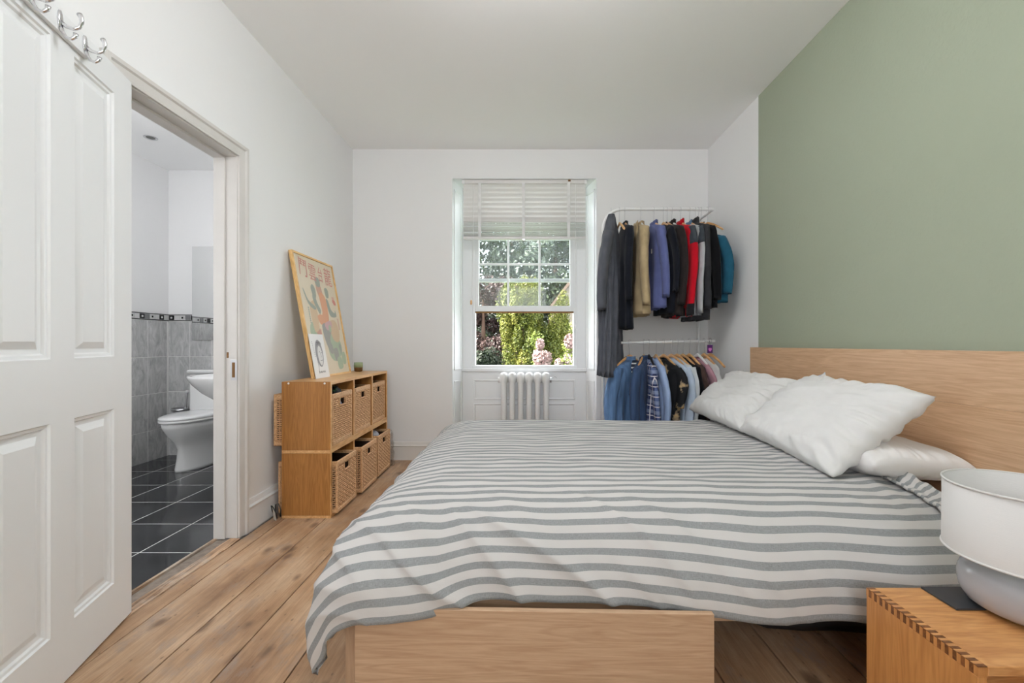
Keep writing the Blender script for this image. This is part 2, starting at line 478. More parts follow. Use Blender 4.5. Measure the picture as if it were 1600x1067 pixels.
def mat_stripes(name, axis_uv, period, duty, grey, white, phase=0.0):
    """woven stripes along the cloth's own UV"""
    m, nt, b = nmat(name)
    L = nt.links.new
    tc = N(nt, 'ShaderNodeTexCoord')
    sp = N(nt, 'ShaderNodeSeparateXYZ'); L(tc.outputs['UV'], sp.inputs[0])
    wob = N(nt, 'ShaderNodeTexNoise'); wob.inputs['Scale'].default_value = 2.5; L(tc.outputs['UV'], wob.inputs['Vector'])
    wm = N(nt, 'ShaderNodeMath', operation='MULTIPLY_ADD'); wm.inputs[1].default_value = 0.012; L(wob.outputs['Fac'], wm.inputs[0]); L(sp.outputs[axis_uv], wm.inputs[2])
    d = N(nt, 'ShaderNodeMath', operation='MULTIPLY_ADD'); d.inputs[1].default_value = 1 / period; d.inputs[2].default_value = phase; L(wm.outputs[0], d.inputs[0])
    fr = N(nt, 'ShaderNodeMath', operation='FRACT'); L(d.outputs[0], fr.inputs[0])
    lt = N(nt, 'ShaderNodeMath', operation='LESS_THAN'); lt.inputs[1].default_value = duty; L(fr.outputs[0], lt.inputs[0])
    mpw = N(nt, 'ShaderNodeMapping'); mpw.inputs['Scale'].default_value = (90, 700, 1); L(tc.outputs['UV'], mpw.inputs['Vector'])
    n1 = N(nt, 'ShaderNodeTexNoise'); n1.inputs['Scale'].default_value = 1.0; n1.inputs['Detail'].default_value = 3; L(mpw.outputs[0], n1.inputs['Vector'])
    mpw2 = N(nt, 'ShaderNodeMapping'); mpw2.inputs['Scale'].default_value = (700, 90, 1); L(tc.outputs['UV'], mpw2.inputs['Vector'])
    n2 = N(nt, 'ShaderNodeTexNoise'); n2.inputs['Scale'].default_value = 1.0; n2.inputs['Detail'].default_value = 3; L(mpw2.outputs[0], n2.inputs['Vector'])
    av = N(nt, 'ShaderNodeMath', operation='ADD'); L(n1.outputs['Fac'], av.inputs[0]); L(n2.outputs['Fac'], av.inputs[1])
    mr = N(nt, 'ShaderNodeMapRange'); mr.inputs['From Min'].default_value = 0.6; mr.inputs['From Max'].default_value = 1.4; mr.inputs['To Min'].default_value = 0.72; mr.inputs['To Max'].default_value = 1.28
    L(av.outputs[0], mr.inputs['Value'])
    gm = N(nt, 'ShaderNodeVectorMath', operation='SCALE'); gm.inputs[0].default_value = grey[:3]; L(mr.outputs[0], gm.inputs['Scale'])
    mx = N(nt, 'ShaderNodeMixRGB'); mx.inputs['Color1'].default_value = white
    L(lt.outputs[0], mx.inputs['Fac']); L(gm.outputs[0], mx.inputs['Color2'])
    L(mx.outputs['Color'], b.inputs['Base Color'])
    b.inputs['Roughness'].default_value = 0.9
    b.inputs['Specular IOR Level'].default_value = 0.15
    bp = N(nt, 'ShaderNodeBump'); bp.inputs['Strength'].default_value = 0.15; bp.inputs['Distance'].default_value = 0.002
    L(av.outputs[0], bp.inputs['Height']); L(bp.outputs[0], b.inputs['Normal'])
    return m

# ================================================================== THE SETTING
XL, XR, YB, ZC = -1.535, 1.655, 3.907, 2.785
Y0 = -1.3                       # the room goes on behind the camera
OY0, OY1, OZ = 1.645, 2.325, 2.04   # bathroom doorway in the left wall
WX0, WX1, WZ = -0.638, 0.655, 2.535  # window recess


def struct(name, mb, mats, label, parent=None, loc=None):
    o = mb.build(name, mats, parent, loc)
    return tag(o, label, 'structure' if False else None, None, 'structure')


# floor: dark sub floor with one object per board
fl = struct('floor', MB().box(XL - 0.1, XR + 0.1, Y0, 4.2, -0.08, -0.024), M['dirt'], 'worn bare pine floorboards of the bedroom')
gaps = [-1.505, -1.42, -1.18, -0.96, -0.735, -0.51, -0.285, -0.06, 0.165, 0.39, 0.615, 0.84, 1.065, 1.29, 1.515, 1.65]
rr = random.Random(3)
for i in range(len(gaps) - 1):
    a, b = gaps[i] + 0.0026, gaps[i + 1] - 0.0026
    cut = [Y0, 0.9 + rr.random() * 0.5, 4.15] if i in (5, 7, 8, 10, 12) else [Y0, 4.15]
    for j in range(len(cut) - 1):
        dz = rr.uniform(-0.0012, 0.0012)
        o = MB().box(-(b - a) / 2, (b - a) / 2, 0, cut[j + 1] - cut[j] - 0.002, -0.024, 0, bev=0.0008).build('floorboard', M['plank'], fl, ((a + b) / 2, cut[j], dz))

# ceiling and walls
struct('ceiling', MB().box(XL - 0.12, XR + 0.12, Y0, YB + 0.35, ZC, ZC + 0.1), M['ceiling'], 'plain white plaster ceiling')
w = MB()
w.box(XL - 0.115, XL, Y0, OY0 - 0.03, -0.05, ZC)
w.box(XL - 0.115, XL, OY1 + 0.03, YB + 0.35, -0.05, ZC)
w.box(XL - 0.115, XL, OY0 - 0.03, OY1 + 0.03, OZ + 0.03, ZC)
struct('wall_left', w, M['wall'], 'white painted wall with the bathroom doorway')
w = MB()
w.box(XL, WX0, YB, YB + 0.35, -0.05, ZC)
w.box(WX1, XR + 0.1, YB, YB + 0.35, -0.05, ZC)
w.box(WX0, WX1, YB, YB + 0.35, WZ, ZC)
struct('wall_back', w, M['wall'], 'white painted wall around the window')
struct('wall_right', MB().box(XR, XR + 0.1, Y0, 3.066, -0.05, ZC), M['green'], 'sage green painted wall behind the bed')
struct('wall_right_far', MB().box(XR, XR + 0.1, 3.066, YB, -0.05, ZC), M['wall'], 'short white stretch of wall beside the clothes rail')

# wall behind the camera; its opening is added to let in fill light
w = MB()
w.box(XL - 0.115, -0.60, Y0 - 0.15, Y0, -0.05, ZC + 0.1); w.box(0.50, XR + 0.1, Y0 - 0.15, Y0, -0.05, ZC + 0.1)
w.box(-0.60, 0.50, Y0 - 0.15, Y0, -0.05, 0.9); w.box(-0.60, 0.50, Y0 - 0.15, Y0, 2.3, ZC + 0.1)
struct('wall_rear', w, M['wall'], 'white wall behind the viewer with an opening added to let sky light in')

# baseboards: moulded profile swept along a straight run
def baseboard(name, p0, p1, inward, h, label, mat):
    p0 = Vector(p0); p1 = Vector(p1); n = Vector(inward)
    prof = [(0, 0), (0.022, 0), (0.022, h * 0.74), (0.027, h * 0.77), (0.027, h * 0.80), (0.016, h * 0.84), (0.013, h * 0.93), (0.009, h), (0, h)]
    mb = MB()
    mb.loft([[p + n * d + Vector((0, 0, z)) for d, z in prof] for p in (p0, p1)])
    return struct(name, mb, mat, label)
baseboard('baseboard_left', (XL, OY1 + 0.074, 0), (XL, YB, 0), (1, 0, 0), 0.172, 'white moulded baseboard between doorway and shelf unit', M['gloss'])
baseboard('baseboard_back', (XL + 0.02, YB, 0), (WX0, YB, 0), (0, -1, 0), 0.163, 'cream baseboard under the window wall left of the window', M['cream'])
baseboard('baseboard_back_right', (WX1, YB, 0), (XR, YB, 0), (0, -1, 0), 0.163, 'cream baseboard behind the clothes rail', M['cream'])
baseboard('baseboard_right', (XR, Y0, 0), (XR, YB - 0.03, 0), (-1, 0, 0), 0.163, 'cream baseboard along the green wall', M['cream'])

# ---- doorway lining and architrave
t1 = thing('trim_1', 'aged white door lining and architrave of the bathroom doorway', None, (XL, (OY0 + OY1) / 2, 0), 0, None, 'structure')
oy = (OY0 + OY1) / 2
x0, x1 = -0.115, 0.004
def loc_box(mb, xa, xb, ya, yb, za, zb, bev=0.0):
    return mb.box(xa, xb, ya - oy, yb - oy, za, zb, bev)
for nm, ya, yb, za, zb in (('lining', OY1, OY1 + 0.03, 0, OZ + 0.03), ('lining', OY0 - 0.03, OY0, 0, OZ + 0.03), ('lining', OY0, OY1, OZ, OZ + 0.03)):
    loc_box(MB(), x0, x1, ya, yb, za, zb, 0.002).build(nm, M['trimold'], t1)
# stop bead on the bathroom half of the lining
loc_box(MB(), x0, -0.055, OY1 - 0.012, OY1, 0, OZ, 0.002).build('stop_bead', M['trimold'], t1)
loc_box(MB(), x0, -0.055, OY0, OY0 + 0.012, 0, OZ, 0.002).build('stop_bead', M['trimold'], t1)
loc_box(MB(), x0, -0.055, OY0 + 0.012, OY1 - 0.012, OZ - 0.012, OZ, 0.002).build('stop_bead', M['trimold'], t1)
# moulded architrave (profile: distance from opening, projection)
aprof = [(0.006, 0), (0.006, 0.014), (0.016, 0.017), (0.020, 0.013), (0.046, 0.018), (0.052, 0.026), (0.066, 0.028), (0.071, 0.022), (0.071, 0)]
def arch_leg(yopen, sgn):
    mb = MB()
    mb.loft([[(p, yopen - oy + sgn * d, 0) for d, p in aprof], [(p, yopen - oy + sgn * d, OZ + d) for d, p in aprof]])
    return mb.build('architrave', M['trimold'], t1)
arch_leg(OY1, 1); arch_leg(OY0, -1)
mb = MB()
mb.loft([[(p, OY0 - oy - d, OZ + d) for d, p in aprof], [(p, OY1 - oy + d, OZ + d) for d, p in aprof]])
mb.build('architrave', M['trimold'], t1)
# latch keep let into the far lining, and an old screw hole
kp = loc_box(MB(), -0.030, 0.0045, OY1 - 0.0015, OY1 + 0.001, 0.845, 0.955).build('strike_plate', M['steel'], t1)
loc_box(MB(), -0.021, -0.006, OY1 - 0.0025, OY1 - 0.001, 0.86, 0.94).build('latch_slot', M['brass'], kp)
loc_box(MB(), -0.050, -0.040, OY1 - 0.002, OY1 + 0.001, 0.965, 0.995, 0.001).build('latch_hole', M['brass'], t1)

# ---- threshold: strip of wood and cement between boards and tiles
th = thing('trim_2', 'worn wooden threshold strips in the bathroom doorway', None, (-1.58, oy, 0), 0, None, 'structure')
def rough_strip(name, xa, xb, mat, z, amp):
    mb = MB(); n = 40; rings = []
    for k in range(n + 1):
        y = OY0 + (OY1 - OY0) * k / n - oy
        e = fbm((xa * 5, y * 9, 0), 1, 3) * amp; e2 = fbm((xb * 7 + 4, y * 9, 2), 1, 3) * amp
        rings.append([(xa + e, y, -0.02), (xb + e2, y, -0.02), (xb + e2 - 0.003, y, z + e * 0.2), (xa + e + 0.003, y, z - e2 * 0.2)])
    return mb.loft(rings).build(name, mat, th)
rough_strip('batten', -0.070, -0.050, M['rawwood'], 0.004, 0.001)
rough_strip('cement_strip', -0.050, 0.012, plain('patchy_cement', lin(136, 124, 114), 0.85, bump=0.6, bscale=40, var=0.45, vscale=34), -0.004, 0.004)
rough_strip('rough_plank', 0.010, 0.074, M['rawwood'], 0.001, 0.006)

# ---- the open four-panel door, hinged on the near jamb
dn = thing('door_1', 'open white four-panel door swung back into the bedroom', None, (-1.545, 1.665, 0), 0, None, 'structure')
ang = math.atan2(-0.954, 0.30)
dn.rotation_euler = (0, 0, ang)        # local +x runs from hinge edge to latch edge
DW, DT = 0.745, 0.036                  # local +y is the face seen by the camera
yF = 0.037
stiles = [0, 0.112, 0.322, 0.423, 0.633, DW]
rails = [0.008, 0.177, 0.806, 0.994, 1.945, 2.045]
mb = MB()
yB = yF - DT
def dbox(xa, xb, za, zb, ya=None, yb=None, bev=0.0): mb.box(xa, xb, yB if ya is None else ya, yF if yb is None else yb, za, zb, bev)
dbox(0, stiles[1], rails[0], rails[5]); dbox(stiles[4], DW, rails[0], rails[5])
for a, b in ((0, 1), (2, 3), (4, 5)): dbox(stiles[1], stiles[4], rails[a], rails[b])
dbox(stiles[2], stiles[3], rails[1], rails[2]); dbox(stiles[2], stiles[3], rails[3], rails[4])
mb.build('door_frame', M['gloss'], dn)
for xa, xb in ((stiles[1], stiles[2]), (stiles[3], stiles[4])):
    for za, zb in ((rails[1], rails[2]), (rails[3], rails[4])):
        p = MB()
        ins = [(0, yF - 0.0), (0.004, yF - 0.006), (0.012, yF - 0.007), (0.017, yF - 0.013), (0.026, yF - 0.014), (0.030, yF - 0.014), (0.052, yF - 0.005), (0.056, yF - 0.005)]
        rings = [[(xa + d, y, za + d), (xb - d, y, za + d), (xb - d, y, zb - d), (xa + d, y, zb - d)] for d, y in ins]
        rings = [[(xa, yB, za), (xb, yB, za), (xb, yB, zb), (xa, yB, zb)]] + rings
        p.loft(rings)
        p.build('door_panel', M['gloss'], dn)
for z in (0.25, 1.8):
    MB().tube([(-0.004, yF - 0.02, z - 0.05), (-0.004, yF - 0.02, z + 0.05)], 0.006).build('hinge', M['steel'], dn)

# ---- hook rail screwed to the door
hr = thing('hook_rail', 'white rail with curved chrome double coat hooks on the door', 'hook rail', dn.matrix_basis @ Vector((0.255, yF + 0.001, 1.96)), ang)
hr.location = Vector((-1.545, 1.665, 0)) + Matrix.Rotation(ang, 3, 'Z') @ Vector((0.255, yF + 0.001, 1.965))
mb = MB(); n = 10
out = [(0.0, 0.0)]
pts = []
hgt = 0.062; Lr = 0.42
for k in range(n + 1):
    t = -PI / 2 - PI * k / n
    pts.append((hgt / 2 + hgt / 2 * math.cos(t), 0, hgt / 2 + hgt / 2 * math.sin(t)))
for k in range(n + 1):
    t = PI / 2 - PI * k / n
    pts.append((Lr - hgt / 2 + hgt / 2 * math.cos(t), 0, hgt / 2 + hgt / 2 * math.sin(t)))
mb.prism(pts, (0, 0.013, 0)); mb.build('back_board', M['gloss'], hr)
for k in range(4):
    hx = 0.045 + 0.112 * k
    mb = MB(); mb.smooth = True
    # oval plate, upper hook curling up and out, lower small hook
    rings = []
    for yy, s in ((0.013, 1.0), (0.017, 0.95), (0.019, 0.6)):
        rings.append([(hx + 0.011 * s * math.cos(2 * PI * i / 16), yy, 0.036 + 0.027 * s * math.sin(2 * PI * i / 16)) for i in range(16)])
    mb.loft(rings)
    up = [(hx, 0.016, 0.028), (hx, 0.030, 0.016), (hx, 0.046, 0.012), (hx, 0.060, 0.020), (hx, 0.066, 0.036), (hx, 0.065, 0.050), (hx, 0.060, 0.060)]
    mb.tube(up, [0.006, 0.0055, 0.005, 0.005, 0.005, 0.006, 0.0075], 10)
    lo = [(hx, 0.016, 0.016), (hx, 0.020, 0.000), (hx, 0.028, -0.014), (hx, 0.040, -0.019), (hx, 0.050, -0.010), (hx, 0.052, 0.000)]
    mb.tube(lo, [0.0055, 0.005, 0.0045, 0.0045, 0.005, 0.0065], 10)
    mb.build('double_hook', M['chrome'], hr)

# ================================================================== BATHROOM SHELL
BX, BY, BZ = -3.32, 4.07, 2.66
PX = XL - 0.115                     # bathroom face of the partition
struct('ceiling_bathroom', MB().box(BX - 0.1, PX, 0.3, BY + 0.1, BZ, BZ + 0.08), M['ceiling'], 'white bathroom ceiling seen through the doorway')
wl = struct('wall_bathroom_left', MB().box(BX - 0.1, BX, 0.3, BY + 0.1, -0.05, BZ), M['wall'], 'bathroom side wall, white above grey tiles')
wb = struct('wall_bathroom_back', MB().box(BX, PX, BY, BY + 0.1, -0.05, BZ), M['wall'], 'bathroom end wall behind the toilet, white above grey tiles')
fb = struct('floor_bathroom', MB().box(BX, PX + 0.012, 0.3, BY, -0.06, -0.0008), M['grout'], 'black tiled bathroom floor with pale grout')
TW, THt, g = 0.205, 0.327, 0.005
# tile backing (grout) then tiles
MB().box(0, 0.0078, 0.3, BY, 0, 1.252).build('grout_bed', M['grout'], wl, (BX, 0, 0))
MB().box(BX, PX, -0.0078, 0, 0, 1.252).build('grout_bed', M['grout'], wb, (0, BY, 0))
side_tile = MB().box(0, 0.009, -TW + g, 0, 0, THt - g, 0.0012).mesh('tile', M['tile'])
back_tile = MB().box(0, TW - g, -0.009, 0, 0, THt - g, 0.0012).mesh('tile', M['tile'])
rows = [1.25 - THt * k for k in range(1, 5)]
low_side = MB().box(0, 0.009, -TW + g, 0, 0, THt * 0 + 0.265, 0.0012).mesh('tile', M['tile'])
low_back = MB().box(0, TW - g, -0.009, 0, 0, 0.265, 0.0012).mesh('tile', M['tile'])
for z in rows:
    for k in range(9):
        if z > 0: link('tile', side_tile, wl, (BX, BY - 0.03 - TW * k, z))
        else: link('tile', low_side, wl, (BX, BY - 0.03 - TW * k, 0.0))
    for k in range(8):
        if z > 0: link('tile', back_tile, wb, (BX + 0.004 + TW * k, BY, z))
        else: link('tile', low_back, wb, (BX + 0.004 + TW * k, BY, 0.0))
# narrow border: pale strip with dark and light mosaic squares
bcol = [plain('border_white', lin(205, 205, 205), 0.2), plain('border_black', lin(22, 22, 24), 0.2), plain('border_grey', lin(128, 128, 130), 0.2)]
sq_side = [MB().box(0, 0.012, -0.046, 0, 0, 0.042, 0.001).mesh('border_square', c) for c in bcol]
sq_back = [MB().box(0, 0.046, -0.012, 0, 0, 0.042, 0.001).mesh('border_square', c) for c in bcol]
dot_s = MB().box(0, 0.0135, -0.008, 0.008, -0.008, 0.008).mesh('border_dot', bcol[1]); dot_sw = MB().box(0, 0.0135, -0.008, 0.008, -0.008, 0.008).mesh('border_dot', bcol[0])
dot_b = MB().box(-0.008, 0.008, -0.0135, 0, -0.008, 0.008).mesh('border_dot', bcol[1]); dot_bw = MB().box(-0.008, 0.008, -0.0135, 0, -0.008, 0.008).mesh('border_dot', bcol[0])
for z0_, z1_ in ((1.252, 1.258), (1.306, 1.312)):
    MB().box(0, 0.012, 0.3, BY, z0_, z1_).build('border_line', bcol[1], wl, (BX, 0, 0))
    MB().box(BX, PX, -0.012, 0, z0_, z1_).build('border_line', bcol[1], wb, (0, BY, 0))
MB().box(0, 0.008, 0.3, BY, 1.258, 1.306).build('border_bed', bcol[0], wl, (BX, 0, 0))
MB().box(BX, PX, -0.008, 0, 1.258, 1.306).build('border_bed', bcol[0], wb, (0, BY, 0))
pat = [0, 1, 0, 0, 2, 1, 0, 0, 2, 0, 1, 0, 0, 2]
for k in range(14):
    c = pat[k]
    s = link('border_square', sq_side[c], wl, (BX, BY - 0.014 - 0.051 * k, 1.261))
    if k % 2: link('border_dot', dot_sw if c == 1 else dot_s, s, (0, -0.023, 0.021))
    c = pat[(k + 1) % 14]
    s = link('border_square', sq_back[c], wb, (BX + 0.014 + 0.051 * k, BY, 1.261))
    if k % 2 == 0: link('border_dot', dot_bw if c == 1 else dot_b, s, (0.023, 0, 0.021))
# floor tiles
TX, TY = 0.366, 0.345
ftile = MB().box(0.004, TX - 0.004, 0.004, TY - 0.004, -0.012, 0.0004, 0.0004).mesh('floor_tile', M['slate'])
for i in range(5):
    for j in range(9):
        xa = -1.914 - TX * (i - 0); ya = 3.547 - TY * (j - 1)
        xa2, xb2 = max(xa, BX), min(xa + TX, PX + 0.005); ya2, yb2 = ya, min(ya + TY, BY)
        if xb2 - xa2 < 0.03 or yb2 - ya2 < 0.03: continue
        if xa2 == xa and xb2 == xa + TX and yb2 == ya + TY:
            link('floor_tile', ftile, fb, (xa, ya, 0))
        else:
            MB().box(0.004, xb2 - xa2 - 0.004, 0.004, yb2 - ya2 - 0.004, -0.012, 0.0004, 0.0004).build('floor_tile', M['slate'], fb, (xa2, ya2, 0))
struct('wall_bathroom_boxing', MB().box(PX - 0.165, PX, 2.7, 3.55, 0, 1.1), M['wall'], 'white boxed-in pipes behind the wash basin')

w = MB()
w.box(BX - 0.1, -3.2, 0.2, 0.3, -0.05, BZ); w.box(-2.5, PX, 0.2, 0.3, -0.05, BZ); w.box(-3.2, -2.5, 0.2, 0.3, -0.05, 1.1); w.box(-3.2, -2.5, 0.2, 0.3, 2.1, BZ)
struct('wall_bathroom_near', w, M['wall'], 'near bathroom wall with a window opening')

# fill dome added on the bedroom ceiling, unseen above the frame
pn = thing('bedroom_fill_dome', 'unseen white dome added on the bedroom ceiling as fill light', 'ceiling light', (0.05, 1.45, ZC))
MB().lathe([(0.27, -0.001), (0.27, -0.02), (0.255, -0.024)], 40).build('base_ring', M['gloss'], pn)
m, nt, b = nmat('bedroom_fill_glow'); b.inputs['Emission Color'].default_value = (0.95, 0.975, 1.0, 1); b.inputs['Emission Strength'].default_value = FILL_GLOW
mb = MB(); mb.smooth = True; mb.lathe([(0.24, -0.025), (0.24, -0.06)] + [(0.24 * math.cos(PI / 2 * k / 8), -0.12 - 0.14 * math.sin(PI / 2 * k / 8)) for k in range(0, 8)] + [(0.01, -0.26)], 40); mb.build('fill_dome', m, pn)

bp_ = thing('bathroom_fill_dome', 'small unseen dome added on the bathroom ceiling as fill light', 'ceiling light', (-2.52, 2.55, BZ))  # added out of sight behind the door to brighten the bathroom
MB().lathe([(0.15, -0.001), (0.15, -0.015), (0.14, -0.02)], 32).build('base_ring', M['gloss'], bp_)
m, nt, b = nmat('bathroom_fill_glow'); b.inputs['Emission Color'].default_value = (0.97, 0.985, 1.0, 1); b.inputs['Emission Strength'].default_value = 52.0
mb = MB(); mb.smooth = True; mb.lathe([(0.135 * math.cos(PI / 2 * k / 8), -0.02 - 0.08 * math.sin(PI / 2 * k / 8)) for k in range(0, 8)] + [(0.01, -0.1)], 32); mb.build('fill_dome', m, bp_)

# downlight in the bathroom ceiling
dl = thing('ceiling_downlight', 'small round recessed downlight in the bathroom ceiling', 'ceiling light', (-2.93, 3.42, BZ))
mb = MB(); mb.smooth = True
mb.lathe([(0.030, -0.001), (0.045, -0.004), (0.046, -0.001)], 24, cap=False); mb.build('bezel', M['steel'], dl)
m, nt, b = nmat('warm_lamp_glass'); b.inputs['Base Color'].default_value = (0.1, 0.1, 0.09, 1); b.inputs['Roughness'].default_value = 0.2
MB().lathe([(0.0305, -0.0015), (0.018, -0.0012), (0.002, -0.001)], 24).build('lamp_face', m, dl)

# ================================================================== WINDOW
wn = thing('window_1', 'white wooden sliding sash window with raised lower sash', None, (0, 4.15, 0), 0, None, 'structure')
WY = 4.15
def wbox(name, xa, xb, ya, yb, za, zb, mat=None, parent=wn, bev=0.0015):
    return MB().box(xa, xb, ya - WY, yb - WY, za, zb, bev).build(name, mat or M['gloss'], parent)
# splayed reveals with sunk panels
IX0, IX1 = -0.580, 0.594
def reveal(xa, xb):
    n = Vector((WY - YB, -(xb - xa), 0)).normalized()
    if n.x * (0 - xa) < 0: n = -n
    mb = MB()
    d = Vector((xb - xa, WY - YB, 0)); L_ = d.length; d.normalize()
    A = Vector((xa, YB - WY - 0.001, 0))
    def P(u, z, off): return A + d * u + Vector((0, 0, z)) + n * off
    mb.loft([[P(0, 0, 0), P(L_, 0, 0), P(L_, 0, -0.03), P(0, 0, -0.03)], [P(0, WZ, 0), P(L_, WZ, 0), P(L_, WZ, -0.03), P(0, WZ, -0.03)]])
    for z0_, z1_ in ((0.09, 0.70), (0.80, 2.44)):
        u0, u1 = 0.04, L_ - 0.04
        for za, zb, ua, ub in ((z0_, z0_ + 0.012, u0, u1), (z1_ - 0.012, z1_, u0, u1), (z0_, z1_, u0, u0 + 0.012), (z0_, z1_, u1 - 0.012, u1)):
            mb.loft([[P(ua, za, 0), P(ub, za, 0), P(ub, za, 0.007), P(ua, za, 0.007)], [P(ua, zb, 0), P(ub, zb, 0), P(ub, zb, 0.007), P(ua, zb, 0.007)]])
    return mb.build('reveal', M['gloss'], wn)
reveal(WX0, IX0); reveal(WX1, IX1)
wbox('head_lining', WX0, WX1, YB + 0.001, WY + 0.09, WZ - 0.012, WZ + 0.03)
# box frame
wbox('box_frame', WX0, -0.490, WY, WY + 0.10, 0.775, WZ); wbox('box_frame', 0.508, WX1, WY, WY + 0.10, 0.775, WZ)
wbox('box_frame', -0.490, 0.508, WY, WY + 0.10, 2.475, WZ)
wbox('parting_bead', -0.490, -0.462, WY + 0.012, WY + 0.10, 0.80, 2.475); wbox('parting_bead', 0.480, 0.508, WY + 0.012, WY + 0.10, 0.80, 2.475)
wbox('sill', IX0 - 0.004, IX1 + 0.004, WY - 0.022, WY + 0.14, 0.775, 0.805, bev=0.004)
wbox('sill_rail', -0.49, 0.508, WY + 0.002, WY + 0.10, 0.805, 0.832, bev=0.003)
# apron panelling under the sill
ap = wbox('apron', WX0, WX1, WY, WY + 0.1, 0, 0.775)
for xa, xb in ((-0.478, 0.494),):
    for za, zb in ((0.505, 0.70), (0.10, 0.475)):
        mb = MB()
        ins = [(0, -0.001), (0.006, -0.007), (0.013, -0.007), (0.02, -0.001)]
        mb.loft([[(xa + d, y, za + d), (xb - d, y, za + d), (xb - d, y, zb - d), (xa + d, y, zb - d)] for d, y in ins], cap0=False, cap1=False)
        mb.build('panel_moulding', M['gloss'], ap)

def sash(name, za, zb, yc, hb, ht):
    """two panes high, three wide; za/zb outer bottom and top"""
    s = thing(name); s.parent = wn; s.location = (0, yc - WY, 0)
    del_ = 0.018
    x0, x1 = -0.462, 0.480
    sw = 0.034
    MB().box(x0, x0 + sw, -del_, del_, za, zb, 0.002).build('stile', M['gloss'], s)
    MB().box(x1 - sw, x1, -del_, del_, za, zb, 0.002).build('stile', M['gloss'], s)
    MB().box(x0 + sw, x1 - sw, -del_, del_, za, za + hb, 0.002).build('bottom_rail', M['gloss'], s)
    MB().box(x0 + sw, x1 - sw, -del_, del_, zb - ht, zb, 0.002).build('top_rail', M['gloss'], s)
    gx0, gx1, gz0, gz1 = x0 + sw, x1 - sw, za + hb, zb - ht
    bars = [(794 - 818) / 162.7, (843 - 818) / 162.7]
    zm = (gz0 + gz1) / 2 if name == 'upper_sash' else 1.04 + (537 - 413) / 162.7
    for bx_ in bars: MB().box(bx_ - 0.010, bx_ + 0.010, -del_, del_ * 0.7, gz0, gz1, 0.004).build('glazing_bar', M['gloss'], s)
    MB().box(gx0, gx1, -del_ * 0.95, del_ * 0.65, zm - 0.009, zm + 0.009, 0.004).build('glazing_bar', M['gloss'], s)
    xs = [gx0] + bars + [gx1]
    for i in range(3):
        for c, d in ((gz0, zm), (zm, gz1)):
            MB().box(xs[i] + 0.002, xs[i + 1] - 0.002, 0.004, 0.007, c, d).build('pane', M['glass'], s)
    return s
sash('upper_sash', 1.636, 2.475, WY + 0.075, 0.034, 0.045)
ls = sash('lower_sash', 1.350, 2.190, WY + 0.033, 0.052, 0.036)
mb = MB(); mb.tube([(-0.02, -0.02, 1.685), (-0.015, -0.035, 1.695), (0.03, -0.035, 1.695), (0.035, -0.02, 1.685)], 0.004); mb.build('sash_lift', M['steel'], ls)
MB().box(-0.462, 0.480, -0.012, 0.018, 1.335, 1.3498, 0.002).build('draught_strip', M['brass'], ls)

# ================================================================== BLIND
bl = thing('venetian_blind', 'white slatted blind half drawn up at the window', 'blind', (0.008, 3.965, WZ - 0.014))
bw = 0.556
def bz(py): return H + (537 - py) / 171.5 - (WZ - 0.014)
mb = MB(); mb.box(-bw - 0.004, bw + 0.004, -0.03, 0.03, bz(288.5), 0.0, 0.003); hd = mb.build('headrail', M['blind'], bl)
for sx in (-1, 1):
    MB().box(sx * (bw - 0.002) - 0.012, sx * (bw - 0.002) + 0.012, -0.034, 0.03, bz(289), 0.0, 0.002).build('bracket', M['whitemetal'], hd)
MB().box(0.395, 0.418, -0.032, -0.028, bz(285.5), bz(282.5)).build('cord_lock', M['brass'], hd)
slat = MB()
rings = []
for k in range(2):
    x = (-bw, bw)[k]
    rings.append([(x, -0.025, -0.001), (x, -0.012, 0.002), (x, 0.0, 0.003), (x, 0.012, 0.002), (x, 0.025, -0.001), (x, 0.012, 0.0), (x, 0.0, 0.001), (x, -0.012, 0.0)])
slat.loft(rings); slat_me = slat.mesh('slat', M['blind'])
zs = [bz(292 + 7.35 * k) for k in range(8)]
for z in zs:
    link('slat', slat_me, bl, (0, 0, z), (math.radians(-60), 0, 0))
zt, zb_ = bz(347.5), bz(369)
ns = 10
rs = random.Random(5)
for k in range(ns):
    z = zt + (zb_ - zt) * k / (ns - 1)
    link('slat', slat_me, bl, (0, rs.uniform(-0.003, 0.003), z), (math.radians(rs.uniform(-3, 4)), math.radians(rs.uniform(-0.25, 0.25)), 0))
MB().box(-bw, bw, -0.024, 0.024, bz(374), bz(370.5), 0.002).build('bottom_rail', M['blind'], bl)
for px in (750, 818, 888):
    x = (px - 818) / 171.5 - 0.008
    MB().box(x - 0.013, x + 0.013, -0.0345, -0.0325, bz(372.5), bz(287)).build('ladder_tape', M['tape'], bl)
MB().box(-0.008 - 0.012, -0.008 + 0.012, -0.02, 0.0, bz(376), bz(373)).build('tape_clip', M['steel'], bl)
x = (740.5 - 818) / 171.5 - 0.008
mb = MB(); mb.tube([(x, -0.038, bz(290)), (x - 0.006, -0.038, bz(420)), (x - 0.02, -0.038, bz(470))], 0.0022, 6); mb.build('pull_cord', M['tape'], bl)
mb = MB(); mb.smooth = True; mb.lathe([(0.002, 0.0), (0.009, -0.008), (0.010, -0.03), (0.006, -0.045)], 12); mb.build('cord_acorn', M['hanger'], bl, (x - 0.02, -0.038, bz(469)))
x = (898.5 - 818) / 171.5 - 0.008
mb = MB(); mb.tube([(x, -0.038, bz(290)), (x + 0.003, -0.038, bz(420)), (x + 0.002, -0.038, bz(508))], 0.0018, 6); mb.build('pull_cord', M['tape'], bl)
mb = MB(); mb.smooth = True; mb.lathe([(0.002, 0.0), (0.006, -0.006), (0.006, -0.03), (0.004, -0.04)], 12); mb.build('cord_acorn', M['whitemetal'], bl, (x + 0.002, -0.038, bz(508)))

